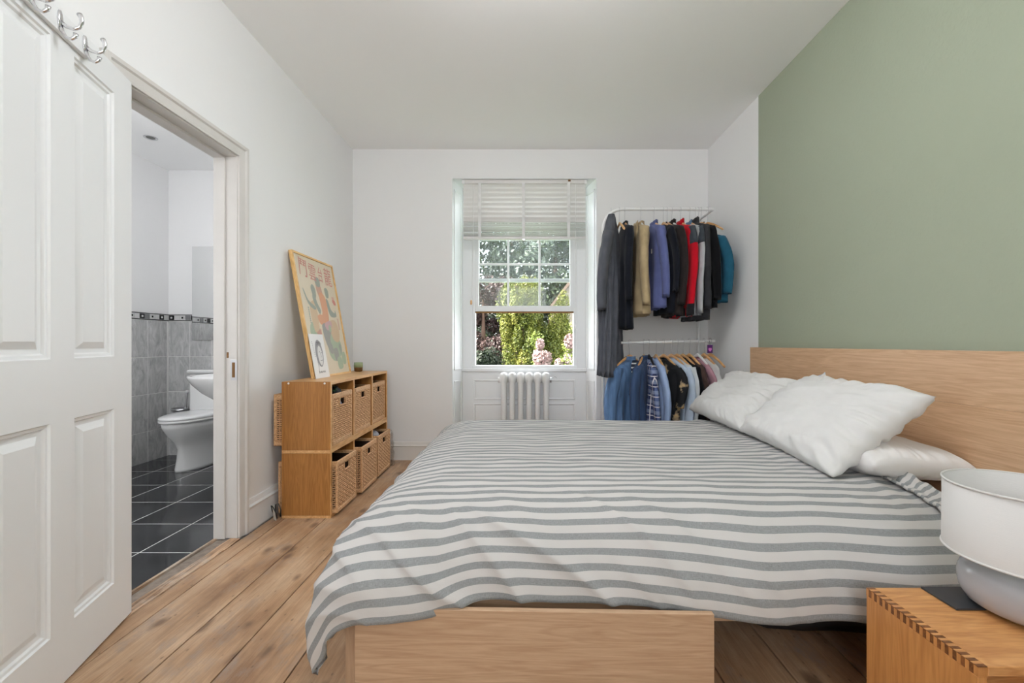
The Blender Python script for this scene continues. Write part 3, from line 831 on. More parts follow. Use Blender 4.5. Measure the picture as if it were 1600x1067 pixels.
# ================================================================== RADIATOR
rd = thing('column_radiator', 'white cast-iron column radiator under the window', 'radiator', (0.013, 4.04, 0))
sec = MB(); sec.smooth = True
def ell(cx, cy, rx, ry, z, n=16): return [(cx + rx * math.cos(2 * PI * i / n), cy + ry * math.sin(2 * PI * i / n), z) for i in range(n)]
for cy in (-0.042, 0.042):
    sec.loft([ell(0, cy, 0.025, 0.026, z) for z in (0.10, 0.70)], False, False)
# rounded heads joining the columns
prof = [(0.036, 0.068, 0.684), (0.0395, 0.070, 0.697), (0.0395, 0.070, 0.725), (0.036, 0.066, 0.755), (0.026, 0.056, 0.770), (0.008, 0.03, 0.776)]
sec.loft([ell(0, 0, 0.025, 0.066, 0.672, 20)] + [ell(0, 0, a, b, z, 20) for a, b, z in prof])
sec.loft([ell(0, 0, a, b, z, 20) for a, b, z in ((0.008, 0.03, 0.055), (0.026, 0.056, 0.06), (0.0395, 0.066, 0.075), (0.0395, 0.066, 0.125), (0.022, 0.064, 0.15))])
sec_me = sec.mesh('section', M['radiator'])
for k in range(6):
    s = link('section', sec_me, rd, (-0.195 + 0.078 * k, 0, 0))
    if k in (0, 5):
        for cy in (-0.042, 0.042):
            mb = MB(); mb.lathe([(0.02, 0.0), (0.018, 0.03), (0.02, 0.1)], 12, (0, cy)); mb.build('foot', M['radiator'], s)
mb = MB(); mb.tube([(-0.25, 0, 0.705), (-0.232, 0, 0.705)], 0.026, 16); mb.build('end_plug', M['radiator'], rd)
mb = MB(); mb.tube([(0.232, 0, 0.705), (0.246, 0, 0.705)], 0.026, 16); mb.tube([(0.246, -0.01, 0.728), (0.262, -0.02, 0.728), (0.275, -0.02, 0.737), (0.288, -0.02, 0.733), (0.290, -0.02, 0.722)], 0.004, 8); mb.build('bleed_key', M['steel'], rd)
mb = MB(); mb.tube([(-0.232, 0, 0.10), (-0.255, 0, 0.10)], 0.02, 14); mb.tube([(-0.255, 0, 0.0), (-0.255, 0, 0.16)], 0.014, 14); mb.build('valve', M['radiator'], rd)

# ================================================================== SHELF UNITS AND BASKETS
SX0, SX1, SY0, SY1 = -1.440, -1.147, 2.590, 3.662
def shelf_unit(label, z0, z1, top_over):
    u = thing('cube_shelf_unit', label, 'shelf unit', ((SX0 + SX1) / 2, (SY0 + SY1) / 2, z0), 0, 'stacked oak cube shelf units')
    hx = (SX1 - SX0) / 2; hy = (SY1 - SY0) / 2; hh = z1 - z0; t = 0.018
    def board(nm, xa, xb, ya, yb, za, zb, mat, lip_axis):
        o = MB().box(xa, xb - 0.004, ya, yb, za, zb, 0.0012).build(nm, mat, u)
        MB().box(xb - 0.004, xb, ya, yb, za, zb, 0.001).build('edge_lipping', M['shelf_edge'], o)
        return o
    if top_over:      # this one's top board lies over its sides
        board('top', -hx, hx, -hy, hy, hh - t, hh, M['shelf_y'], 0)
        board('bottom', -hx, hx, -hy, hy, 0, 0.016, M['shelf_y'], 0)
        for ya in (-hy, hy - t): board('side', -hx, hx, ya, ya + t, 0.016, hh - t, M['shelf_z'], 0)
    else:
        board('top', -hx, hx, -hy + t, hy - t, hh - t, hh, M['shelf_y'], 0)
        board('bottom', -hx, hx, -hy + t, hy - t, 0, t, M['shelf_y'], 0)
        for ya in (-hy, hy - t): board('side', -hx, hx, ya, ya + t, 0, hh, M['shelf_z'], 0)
    for k in (1, 2):
        yc = -hy + 2 * hy * k / 3
        board('divider', -hx, hx, yc - t / 2, yc + t / 2, t, hh - t, M['shelf_z'], 0)
    return u
su0 = shelf_unit('oak cube shelf unit standing on the floorboards, under its twin', 0.0, 0.405, 1)
su1 = shelf_unit('oak cube shelf unit stacked on top, carrying the poster', 0.405, 0.813, 0)
for dx in (-0.105, 0.11):
    mb = MB(); mb.tube([(dx, -(SY1 - SY0) / 2 - 0.0015, 0.408 - 0.009), (dx, -(SY1 - SY0) / 2 + 0.002, 0.408 - 0.009)], 0.006, 14); mb.build('screw_cap', M['whitemetal'], su1)

# wicker basket: frame rails, woven sides made of real strands
BXW, BYW, BHT = 0.355, 0.296, 0.312      # depth (x), width (y), height
def weave_face(mb, P, W, Hh, hole=None):
    """P(u, v, off) -> point; stakes upright, strands running over and under"""
    ns_ = max(8, int(W / 0.0215)); nr = int(Hh / 0.0128)
    for i in range(ns_ + 1):
        u = W * i / ns_
        r = 0.0030
        for va, vb in (((0, hole[2]),) if hole and hole[0] < u < hole[1] else ((0, Hh),)):
            mb.loft([[P(u - r, va, 0), P(u, va, r), P(u + r, va, 0), P(u, va, -r)], [P(u - r, vb, 0), P(u, vb, r), P(u + r, vb, 0), P(u, vb, -r)]])
    for j in range(nr):
        v = Hh * (j + 0.5) / nr
        rings = []; hv = 0.0046
        def flush():
            if len(rings) > 1: mb.loft(list(rings), True, True)
            rings.clear()
        for i in range(ns_ + 1):
            u = W * i / ns_
            if hole and hole[0] < u < hole[1] and hole[2] < v < hole[3]:
                flush(); continue
            o = 0.0050 if (i + j) % 2 else -0.0050
            rings.append([P(u, v - hv, o), P(u, v, o + 0.0034), P(u, v + hv, o), P(u, v, o - 0.0034)])
        flush()
def basket_meshes():
    hx, hy = BXW / 2, BYW / 2
    fr = MB(); t = 0.011
    for z0_, z1_ in ((0.0, 0.026), (BHT - 0.03, BHT)):
        fr.box(hx - t, hx + 0.002, -hy, hy, z0_, z1_, 0.004); fr.box(-hx - 0.002, -hx + t, -hy, hy, z0_, z1_, 0.004)
        fr.box(-hx, hx, -hy - 0.001, -hy + t, z0_, z1_, 0.004); fr.box(-hx, hx, hy - t, hy + 0.001, z0_, z1_, 0.004)
    for sx in (-1, 1):
        for sy in (-1, 1):
            fr.box(sx * (hx - 0.006) - 0.0075, sx * (hx - 0.006) + 0.0075, sy * (hy - 0.006) - 0.0075, sy * (hy - 0.006) + 0.0075, 0, BHT, 0.004)
    we = MB()
    W, Hh = BYW - 0.024, BHT - 0.052
    hole = (0.095, 0.180, Hh - 0.05, Hh - 0.008)
    weave_face(we, lambda u, v, o: (hx - 0.005 + o, -hy + 0.012 + u, 0.025 + v), W, Hh, hole)
    weave_face(we, lambda u, v, o: (-hx + 0.005 - o, -hy + 0.012 + u, 0.025 + v), W, Hh, hole)
    W2 = BXW - 0.024
    weave_face(we, lambda u, v, o: (-hx + 0.012 + u, -hy + 0.005 - o, 0.025 + v), W2, Hh)
    weave_face(we, lambda u, v, o: (-hx + 0.012 + u, hy - 0.005 + o, 0.025 + v), W2, Hh)
    # liner is added; its dark colour stands for shade behind the weave
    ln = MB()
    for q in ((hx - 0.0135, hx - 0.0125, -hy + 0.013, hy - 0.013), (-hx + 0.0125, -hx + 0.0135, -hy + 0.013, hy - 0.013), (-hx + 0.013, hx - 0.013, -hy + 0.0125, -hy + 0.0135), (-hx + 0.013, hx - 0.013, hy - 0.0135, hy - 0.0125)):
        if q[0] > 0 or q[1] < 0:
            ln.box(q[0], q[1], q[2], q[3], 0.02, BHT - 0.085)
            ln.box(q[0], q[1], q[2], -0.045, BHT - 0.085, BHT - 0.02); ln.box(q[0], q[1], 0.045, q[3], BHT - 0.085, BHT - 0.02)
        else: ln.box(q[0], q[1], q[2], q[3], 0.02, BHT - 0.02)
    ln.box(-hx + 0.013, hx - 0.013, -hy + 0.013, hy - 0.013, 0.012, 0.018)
    hr_ = MB()
    for ya, yb, za, zb in ((-0.050, -0.042, BHT - 0.082, BHT - 0.028), (0.042, 0.050, BHT - 0.082, BHT - 0.028), (-0.05, 0.05, BHT - 0.085, BHT - 0.078)):
        hr_.box(hx - 0.012, hx + 0.003, ya, yb, za, zb, 0.002)
    return fr.mesh('rim_frame', M['rattan']), we.mesh('woven_sides', M['rattan']), ln.mesh('shade_liner', plain('dark_basket_inner', lin(58, 36, 22), 0.9)), hr_.mesh('handle_edge', M['rattan'])
bfr, bwe, bln, bhd = basket_meshes()
lab = ['wicker basket in the top row nearest the doorway, holding patterned cloth', 'middle wicker basket of the top row, under the poster', 'wicker basket in the top row nearest the window wall',
       'wicker basket in the bottom row nearest the doorway', 'middle wicker basket of the bottom row, pulled furthest out', 'wicker basket in the bottom row nearest the window, grey ball inside']
cell = (SY1 - SY0) / 3
BASK = []
for r_ in range(2):
    for k in range(3):
        yc = SY0 + cell * (k + 0.5) + (0.0, 0.004, 0.004)[k]
        zz = (0.405 + 0.0185) if r_ == 0 else 0.0185
        out_ = (-0.002, -0.006, -0.012)[k] if r_ == 0 else (0.026, 0.040, 0.032)[k]
        b_ = thing('wicker_basket', lab[r_ * 3 + k], 'basket', (SX1 - BXW / 2 + out_, yc, zz), 0, 'wicker baskets in the shelf units')
        link('rim_frame', bfr, b_); w_ = link('woven_sides', bwe, b_); w_['kind'] = 'stuff'; link('shade_liner', bln, b_); link('handle_edge', bhd, b_)
        BASK.append(b_)

def lump(name, c, r, mat, label, cat, seed=0, amp=0.25, sc_=3.0, n=(24, 16)):
    mb = MB(); mb.smooth = True
    rings = []
    for j in range(1, n[1]):
        th_ = PI * j / n[1]
        ring = []
        for i in range(n[0]):
            ph = 2 * PI * i / n[0]
            d = Vector((math.sin(th_) * math.cos(ph), math.sin(th_) * math.sin(ph), math.cos(th_)))
            k = 1 + amp * fbm(d * sc_ + Vector((seed, 0, 0)), 1, 3)
            ring.append((d.x * r[0] * k, d.y * r[1] * k, d.z * r[2] * k))
        rings.append(ring)
    mb.loft(rings)
    o = mb.build(name, mat, None, c)
    return tag(o, label, cat)
m, nt, b = nmat('green_floral_cloth')
tc = N(nt, 'ShaderNodeTexCoord'); vo = N(nt, 'ShaderNodeTexVoronoi'); vo.inputs['Scale'].default_value = 40; nt.links.new(tc.outputs['Object'], vo.inputs['Vector'])
cr = N(nt, 'ShaderNodeValToRGB'); e = cr.color_ramp.elements
e[0].position = 0.0; e[0].color = lin(150, 190, 150); e[1].position = 0.42; e[1].color = lin(14, 18, 22); e.new(0.22).color = lin(60, 110, 80)
nt.links.new(vo.outputs['Distance'], cr.inputs['Fac']); nt.links.new(cr.outputs['Color'], b.inputs['Base Color']); b.inputs['Roughness'].default_value = 0.8
lump('folded_cloth', (-1.200, 2.760, 0.715), (0.042, 0.058, 0.055), m, 'dark cloth with green flower pattern bulging out of a basket', 'cloth', 2, 0.2)
lump('blue_cloth', (-1.188, 2.775, 0.645), (0.022, 0.055, 0.040), cloth('pale_blue_print', lin(120, 140, 170), var=0.5, sc_=50), 'pale blue cloth showing through the basket handle hole', 'cloth', 4, 0.15)
lump('grey_ball', (-1.168, 3.405, 0.325), (0.034, 0.034, 0.034), cloth('grey_wool', lin(150, 152, 160), var=0.4, sc_=30), 'grey ball resting in the bottom basket near the window', 'ball', 6, 0.1)

# ---- cup
cp = thing('ceramic_cup', 'small green and brown glazed cup on the shelf unit', 'cup', (-1.347, 3.55, 0.8135))
mb = MB(); mb.smooth = True
mb.lathe([(0.024, 0), (0.032, 0.006), (0.034, 0.03), (0.0345, 0.036)], 28)
mb.build('brown_base', plain('brown_glaze', lin(120, 84, 46), 0.25), cp)
mb = MB(); mb.smooth = True
mb.lathe([(0.0346, 0.034), (0.035, 0.05), (0.034, 0.074), (0.031, 0.074), (0.031, 0.036)], 28, cap=True)
mb.build('green_rim', plain('celadon_glaze', lin(146, 160, 122), 0.25), cp)

# ================================================================== POSTER
PW, PH = 0.60, 0.852
po = thing('framed_poster', 'tall framed film poster with faded red characters leaning on the wall', 'poster', (-1.352, 3.12, 0.8135))
lean = math.asin(0.150 / PH)
# local frame: x along +Y world, z up the leaning face, y towards the room
Mx = Matrix(((0, 1, 0), (1, 0, 0), (0, 0, 1))).to_4x4()
po.rotation_euler = (0, -lean, 0)
def pbox(name, u0, u1, v0, v1, d0, d1, mat, parent=po, bev=0.001):
    return MB().box(d0, d1, u0, u1, v0, v1, bev).build(name, mat, parent)
pbox('frame_side', -PW / 2, -PW / 2 + 0.014, 0, PH, -0.024, 0, M['frame']); pbox('frame_side', PW / 2 - 0.014, PW / 2, 0, PH, -0.024, 0, M['frame'])
pbox('frame_rail', -PW / 2 + 0.014, PW / 2 - 0.014, 0, 0.014, -0.024, 0, M['frame']); pbox('frame_rail', -PW / 2 + 0.014, PW / 2 - 0.014, PH - 0.014, PH, -0.024, 0, M['frame'])
sheet = pbox('poster_sheet', -PW / 2 + 0.014, PW / 2 - 0.014, 0.014, PH - 0.014, -0.018, -0.008, plain('aged_poster_paper', lin(226, 212, 186), 0.35, var=0.04, vscale=12), po, 0)
inks = {'red': plain('faded_red_ink', lin(212, 132, 120), 0.4), 'orange': plain('faded_orange_ink', lin(222, 160, 118), 0.4), 'teal': plain('faded_teal_ink', lin(156, 164, 150), 0.4),
        'green': plain('faded_green_ink', lin(172, 188, 158), 0.4), 'skin': plain('faded_ochre_ink', lin(214, 186, 148), 0.4), 'grey': plain('faded_grey_ink', lin(158, 156, 150), 0.4), 'pink': plain('faded_pink_ink', lin(208, 168, 172), 0.4), 'rust': plain('faded_rust_ink', lin(206, 160, 136), 0.4)}
inkn = list(inks); inkm = [inks[k] for k in inkn]
pr = MB(); lay = [0]
def blob(col, pts, seed=0):
    pr.mi = inkn.index(col); lay[0] += 1
    d = -0.0079 + 0.00003 * lay[0]
    P = [Vector((p[0], p[1], 0)) for p in pts]; n = len(P); out_ = []
    for i in range(n):
        a, b_, c_, e_ = P[i - 1], P[i], P[(i + 1) % n], P[(i + 2) % n]
        for t in (0, 0.34, 0.67):
            q = 0.5 * ((2 * b_) + (c_ - a) * t + (2 * a - 5 * b_ + 4 * c_ - e_) * t * t + (-a + 3 * b_ - 3 * c_ + e_) * t ** 3)
            out_.append((d, (q.x - 0.5) * (PW - 0.04), 0.02 + q.y * (PH - 0.04)))
    pr.add(out_, [tuple(range(len(out_)))])
# figures: central fighter in orange, two teal companions, long garden scene below
blob('green', [(0.12, 0.42), (0.30, 0.47), (0.34, 0.40), (0.36, 0.30), (0.22, 0.27), (0.10, 0.33)])
blob('skin', [(0.20, 0.60), (0.33, 0.63), (0.36, 0.50), (0.33, 0.38), (0.22, 0.36), (0.18, 0.48)])
blob('green', [(0.52, 0.30), (0.70, 0.36), (0.86, 0.30), (0.88, 0.18), (0.66, 0.10), (0.50, 0.16)])
blob('skin', [(0.62, 0.45), (0.82, 0.48), (0.90, 0.38), (0.84, 0.28), (0.68, 0.30)])
blob('grey', [(0.44, 0.44), (0.60, 0.46), (0.66, 0.38), (0.58, 0.30), (0.64, 0.20), (0.55, 0.17), (0.46, 0.26), (0.42, 0.36)])
blob('teal', [(0.30, 0.68), (0.36, 0.70), (0.40, 0.62), (0.46, 0.56), (0.42, 0.52), (0.36, 0.57), (0.31, 0.62)])
blob('teal', [(0.66, 0.67), (0.72, 0.66), (0.76, 0.58), (0.86, 0.55), (0.88, 0.58), (0.90, 0.52), (0.74, 0.51), (0.68, 0.56)])
blob('rust', [(0.45, 0.80), (0.55, 0.80), (0.60, 0.70), (0.58, 0.64), (0.50, 0.66), (0.44, 0.73)])
blob('orange', [(0.48, 0.70), (0.58, 0.72), (0.66, 0.66), (0.66, 0.54), (0.62, 0.45), (0.46, 0.45), (0.42, 0.50), (0.50, 0.54)])
blob('orange', [(0.34, 0.50), (0.46, 0.52), (0.50, 0.46), (0.40, 0.43)])
blob('teal', [(0.29, 0.74), (0.34, 0.78), (0.40, 0.75), (0.40, 0.68), (0.34, 0.65)])
blob('teal', [(0.43, 0.82), (0.49, 0.86), (0.56, 0.84), (0.56, 0.78), (0.47, 0.77)])
blob('teal', [(0.66, 0.76), (0.72, 0.78), (0.77, 0.75), (0.75, 0.69), (0.68, 0.69)])
blob('teal', [(0.08, 0.72), (0.11, 0.71), (0.18, 0.63), (0.34, 0.58), (0.30, 0.555), (0.16, 0.60)])
blob('pink', [(0.50, 0.44), (0.68, 0.47), (0.70, 0.42), (0.56, 0.38)])
blob('green', [(0.60, 0.42), (0.66, 0.43), (0.66, 0.38), (0.60, 0.37)])
blob('grey', [(0.62, 0.20), (0.74, 0.22), (0.76, 0.14), (0.66, 0.10)])
blob('teal', [(0.80, 0.24), (0.86, 0.26), (0.88, 0.20), (0.84, 0.16)])
blob('green', [(0.70, 0.13), (0.82, 0.13), (0.84, 0.04), (0.70, 0.03)])
blob('green', [(0.84, 0.16), (0.95, 0.18), (0.96, 0.08), (0.86, 0.07)])
blob('red', [(0.86, 0.68), (0.93, 0.67), (0.94, 0.63), (0.87, 0.635)])
for k in range(6): blob('red', [(0.26 + 0.02 * k, 0.36 + 0.006 * k), (0.272 + 0.02 * k, 0.36 + 0.006 * k), (0.272 + 0.02 * k, 0.31 + 0.006 * k), (0.26 + 0.02 * k, 0.31 + 0.006 * k)])
for k in range(9): blob('rust', [(0.90, 0.50 - 0.012 * k), (0.94, 0.50 - 0.012 * k), (0.94, 0.493 - 0.012 * k), (0.90, 0.493 - 0.012 * k)])
for k in range(9): blob('teal', [(0.13, 0.57 - 0.016 * k), (0.155, 0.57 - 0.016 * k), (0.155, 0.561 - 0.016 * k), (0.13, 0.561 - 0.016 * k)])
pr.build('printed_figures', inkm, po)
def text_mesh(name, body, size, mat, parent, basis, extr=0.0001):
    cu = bpy.data.curves.new(name, 'FONT'); cu.body = body; cu.size = size; cu.extrude = extr; cu.resolution_u = 3
    o = bpy.data.objects.new('text_source', cu); C.objects.link(o)
    dg = bpy.context.evaluated_depsgraph_get()
    me = bpy.data.meshes.new_from_object(o.evaluated_get(dg))
    bpy.data.objects.remove(o)
    me.transform(basis); me.materials.clear(); me.materials.append(mat)
    return link(name, me, parent)
def pbasis(u, v, rot=0.0, sx=1.0, sy=1.0, d=-0.0066):
    # text x -> +y local, text y -> +z local, text z -> +x local
    R = Matrix(((0, 0, 1, d), (1, 0, 0, (u - 0.5) * (PW - 0.04)), (0, 1, 0, 0.02 + v * (PH - 0.04)), (0, 0, 0, 1)))
    return R @ Matrix.Rotation(rot, 4, 'Z') @ Matrix.Diagonal((sx, sy, 1, 1))
for ch, u, v, s_, sx, sy, rt in (('鬥', 0.06, 0.855, 0.13, 0.95, 1.05, -0.12), ('雲', 0.30, 0.835, 0.12, 0.95, 1.1, -0.08), ('台', 0.54, 0.84, 0.10, 0.8, 1.2, -0.08), ('龍', 0.72, 0.825, 0.13, 0.95, 1.15, -0.05)):
    text_mesh('poster_character', ch, s_, inks['red'], po, pbasis(u, v, rt, sx, sy))
text_mesh('poster_character', '武', 0.05, inks['red'], po, pbasis(0.83, 0.655))
# thin glazing
m, nt, b = nmat('poster_glazing'); outn = nt.nodes['Material Output']
tr = N(nt, 'ShaderNodeBsdfTransparent'); gl = N(nt, 'ShaderNodeBsdfGlossy'); gl.inputs['Roughness'].default_value = 0.08
mx = N(nt, 'ShaderNodeMixShader'); mx.inputs[0].default_value = 0.05
nt.links.new(tr.outputs[0], mx.inputs[1]); nt.links.new(gl.outputs[0], mx.inputs[2]); nt.links.new(mx.outputs[0], outn.inputs['Surface'])
pbox('glazing', -PW / 2 + 0.013, PW / 2 - 0.013, 0.013, PH - 0.013, -0.0050, -0.0035, m, po, 0)

# small print on card leaning on the poster's near corner
ca = thing('portrait_print', 'small white card with a grey portrait sketch leaning on the poster', 'print', (-1.336, 2.905, 0.8135))
ca.rotation_euler = (0, -lean, 0)
MB().box(-0.003, 0, -0.100, 0.100, 0, 0.295, 0).build('card', plain('white_card', lin(226, 224, 222), 0.5), ca)
gi = plain('pencil_grey', lin(150, 148, 150), 0.6); di = plain('pencil_dark', lin(96, 94, 96), 0.6)
mb = MB()
mb.add([(0.0003, 0.005 + 0.052 * math.cos(t), 0.165 + 0.092 * math.sin(t)) for t in [2 * PI * i / 28 for i in range(28)]], [tuple(range(28))])
mb.build('sketch_shading', gi, ca)
mb = MB()
mb.add([(0.0005, 0.012 + 0.032 * math.cos(t), 0.150 + 0.066 * math.sin(t)) for t in [2 * PI * i / 24 for i in range(24)]], [tuple(range(24))])
mb.build('sketch_face', plain('card_face', lin(214, 212, 210), 0.6), ca)
mb = MB()
rs = random.Random(2)
def stroke(p, wd=0.0016):
    mb.tube([(0.0006, a, b_) for a, b_ in p], wd * 0.5, 4)
for k in range(5): stroke([(-0.02 + 0.012 * k, 0.215 + 0.006 * k), (-0.012 + 0.012 * k, 0.245), (0.0 + 0.012 * k, 0.225)])
stroke([(0.0, 0.172), (0.012, 0.176)], 0.003); stroke([(0.026, 0.168), (0.038, 0.170)], 0.003); stroke([(0.02, 0.168), (0.024, 0.140), (0.016, 0.138)]); stroke([(0.006, 0.118), (0.022, 0.114), (0.034, 0.120)], 0.003)
stroke([(-0.035, 0.07), (-0.038, 0.11), (-0.025, 0.135)]); stroke([(-0.04, 0.03), (-0.036, 0.075), (-0.01, 0.09)])
for k in range(7): stroke([(-0.04 + 0.013 * k, 0.034 + rs.random() * 0.006), (-0.036 + 0.013 * k, 0.046), (-0.031 + 0.013 * k, 0.033)])
for k in range(9): stroke([(-0.078 + 0.002 * k, 0.245 - 0.012 * k), (-0.070 + 0.002 * k, 0.241 - 0.012 * k)], 0.0022)
sl_ = mb.build('sketch_lines', di, ca); sl_['kind'] = 'stuff'

# ---- odds and ends by the shelf
cb = MB(); cb.smooth = True
cb.tube([(-1.485, 2.60, 0.006), (-1.49, 2.58, 0.05), (-1.487, 2.565, 0.085), (-1.47, 2.555, 0.08), (-1.455, 2.56, 0.04), (-1.458, 2.575, 0.008), (-1.478, 2.59, 0.03), (-1.482, 2.598, 0.08), (-1.465, 2.60, 0.085), (-1.45, 2.60, 0.05), (-1.452, 2.60, 0.007)], 0.003, 6)
tag(cb.build('cable_loop', M['black']), 'dark coil of cable on the floor between baseboard and shelf unit', 'cable')
cd = MB(); cd.prism([(-1.478, 2.572, 0.002), (-1.452, 2.552, 0.002), (-1.470, 2.562, 0.09), (-1.484, 2.570, 0.088)], (0.0015, 0.002, 0))
tag(cd.build('paper_slip', plain('grey_paper', lin(196, 192, 184), 0.7)), 'small grey slip of card leaning by the shelf unit', 'paper')
m, nt, b = nmat('clear_plastic'); outn = nt.nodes['Material Output']
tr = N(nt, 'ShaderNodeBsdfTransparent'); gl = N(nt, 'ShaderNodeBsdfGlossy'); gl.inputs['Roughness'].default_value = 0.12
mx = N(nt, 'ShaderNodeMixShader'); mx.inputs[0].default_value = 0.3
nt.links.new(tr.outputs[0], mx.inputs[1]); nt.links.new(gl.outputs[0], mx.inputs[2]); nt.links.new(mx.outputs[0], outn.inputs['Surface'])
pb = MB(); pb.smooth = True
rings = []
for k in range(12):
    z = 0.002 + 0.30 * k / 11; wv = 0.006 * math.sin(k * 2.1)
    w_ = 0.040 * (1 - 0.45 * (k / 11) ** 3)
    rings.append([(-1.145 + w_ * math.cos(t) + wv, 3.72 + (0.026 + wv) * math.sin(t) * (1 - 0.5 * k / 11), z + 0.004 * math.sin(3 * t)) for t in [2 * PI * i / 12 for i in range(12)]])
pb.loft(rings)
tag(pb.build('plastic_bag', m), 'clear plastic bag standing behind the far end of the shelf unit', 'bag')

# ================================================================== BED
BN, BF = 1.312, 3.075            # near and far side of the bed frame (Y)
FX, HX = -0.540, 1.600           # foot end and headboard face (X)
bd = thing('bed_frame', 'light oak veneer double bed frame with wide headboard', 'bed', ((FX + HX) / 2, (BN + BF) / 2, 0))
bx_, by_ = (FX + HX) / 2, (BN + BF) / 2
def bed_box(name, xa, xb, ya, yb, za, zb, mat, parent=bd, bev=0.002):
    return MB().box(xa - bx_, xb - bx_, ya - by_, yb - by_, za, zb, bev).build(name, mat, parent)
hb = thing('headboard'); hb.parent = bd
for za, zb in ((0.0, 0.818), (0.8185, 1.015)):
    bed_box('headboard_panel', HX, HX + 0.030, BN - 0.02, BF, za, zb, M['oak_y'], hb, 0.0015)
bed_box('footboard', FX, FX + 0.042, BN + 0.005, BF - 0.02, 0.0, 0.335, M['oak_z'])
for ya, yb in ((BN, BN + 0.022), (BF - 0.022, BF)):
    bed_box('side_rail', FX + 0.042, HX, ya, yb, 0.203, 0.350, M['oak_x'])
bed_box('mid_beam', FX + 0.042, HX, by_ - 0.02, by_ + 0.02, 0.15, 0.23, M['steel'])
for k in range(14):
    xa = FX + 0.09 + k * (HX - FX - 0.15) / 14
    bed_box('slat', xa, xa + 0.07, BN + 0.022, BF - 0.022, 0.232, 0.245, M['oak_y'], bd, 0.001)

# storage box pulled slightly askew from under the bed
sb = thing('storage_box', 'light oak underbed storage box on wheels, pulled out at the foot end', 'storage box', (0.025, 1.222, 0), math.radians(-1.6))
MB().box(-0.505, 0.505, 0, 0.018, 0.012, 0.288, 0.0012).build('front', M['oak_x'], sb)
MB().box(-0.50, -0.485, 0.018, 0.55, 0.03, 0.20, 0.001).build('side', M['oak_x'], sb)
MB().box(0.485, 0.50, 0.018, 0.55, 0.03, 0.20, 0.001).build('side', M['oak_x'], sb)
MB().box(-0.485, 0.485, 0.535, 0.55, 0.03, 0.20, 0.001).build('back', M['oak_x'], sb)
MB().box(-0.485, 0.485, 0.018, 0.535, 0.03, 0.04).build('base', M['oak_x'], sb)
for sx in (-0.47, 0.47):
    for yy in (0.06, 0.50):
        mb = MB(); mb.tube([(sx - 0.008, yy, 0.02), (sx + 0.008, yy, 0.02)], 0.02, 14); mb.build('wheel', M['black'], sb)

# mattress
mt = thing('mattress', 'white mattress on the oak bed under the striped duvet', 'mattress', (bx_, by_, 0.247))
MB().box(-0.40 - bx_, HX - 0.02 - bx_, 1.45 - by_, 2.93 - by_, 0, 0.250, 0.06, seg=3).build('mattress_body', M['sheet'], mt)

# ---------------------------------------------------------------- duvet
prof_pts = [(0, 0, 0), (0.053, 0.053, 0.002), (0.106, 0.105, 0.010), (0.159, 0.157, 0.020), (0.212, 0.208, 0.036), (0.265, 0.254, 0.063), (0.318, 0.291, 0.101), (0.371, 0.322, 0.144), (0.424, 0.346, 0.191), (0.477, 0.360, 0.242), (0.53, 0.366, 0.295), (0.60, 0.366, 0.365), (1.3, 0.350, 1.06)]
def prof(d):
    if d <= 0: return 0.0, 0.0
    for i in range(len(prof_pts) - 1):
        a, b = prof_pts[i], prof_pts[i + 1]
        if d <= b[0]:
            t = (d - a[0]) / (b[0] - a[0]); t = max(0, t)
            return a[1] + (b[1] - a[1]) * t, a[2] + (b[2] - a[2]) * t
    return prof_pts[-1][1], prof_pts[-1][2]
YS, XS, YFAR = 1.615, -0.255, 2.83       # where the top starts to roll off
ZT = 0.552
XH = 1.40                                # duvet edge at the pillow end
def smooth(a, b, x):
    t = max(0, min(1, (x - a) / (b - a))); return t * t * (3 - 2 * t)
def near_len(x):                         # hem length of the near drape
    return 0.492 + 0.042 * smooth(0.35, 0.75, x) + 0.045 * (1 - smooth(-0.40, -0.12, x)) + 0.006 * math.sin(x * 7.0 - 1.2) + 0.003 * math.sin(x * 19)
NU, NV = 240, 210
U = [XH - (XH - XS + 0.62) * i / NU for i in range(NU + 1)]         # arc position along X (head -> foot hem)
Vv = [-(0.60) + (0.60 + (YFAR - YS) + 0.50) * j / NV for j in range(NV + 1)]   # arc along Y (near hem -> far hem)
verts = []; uvs = []
LF = 0.62
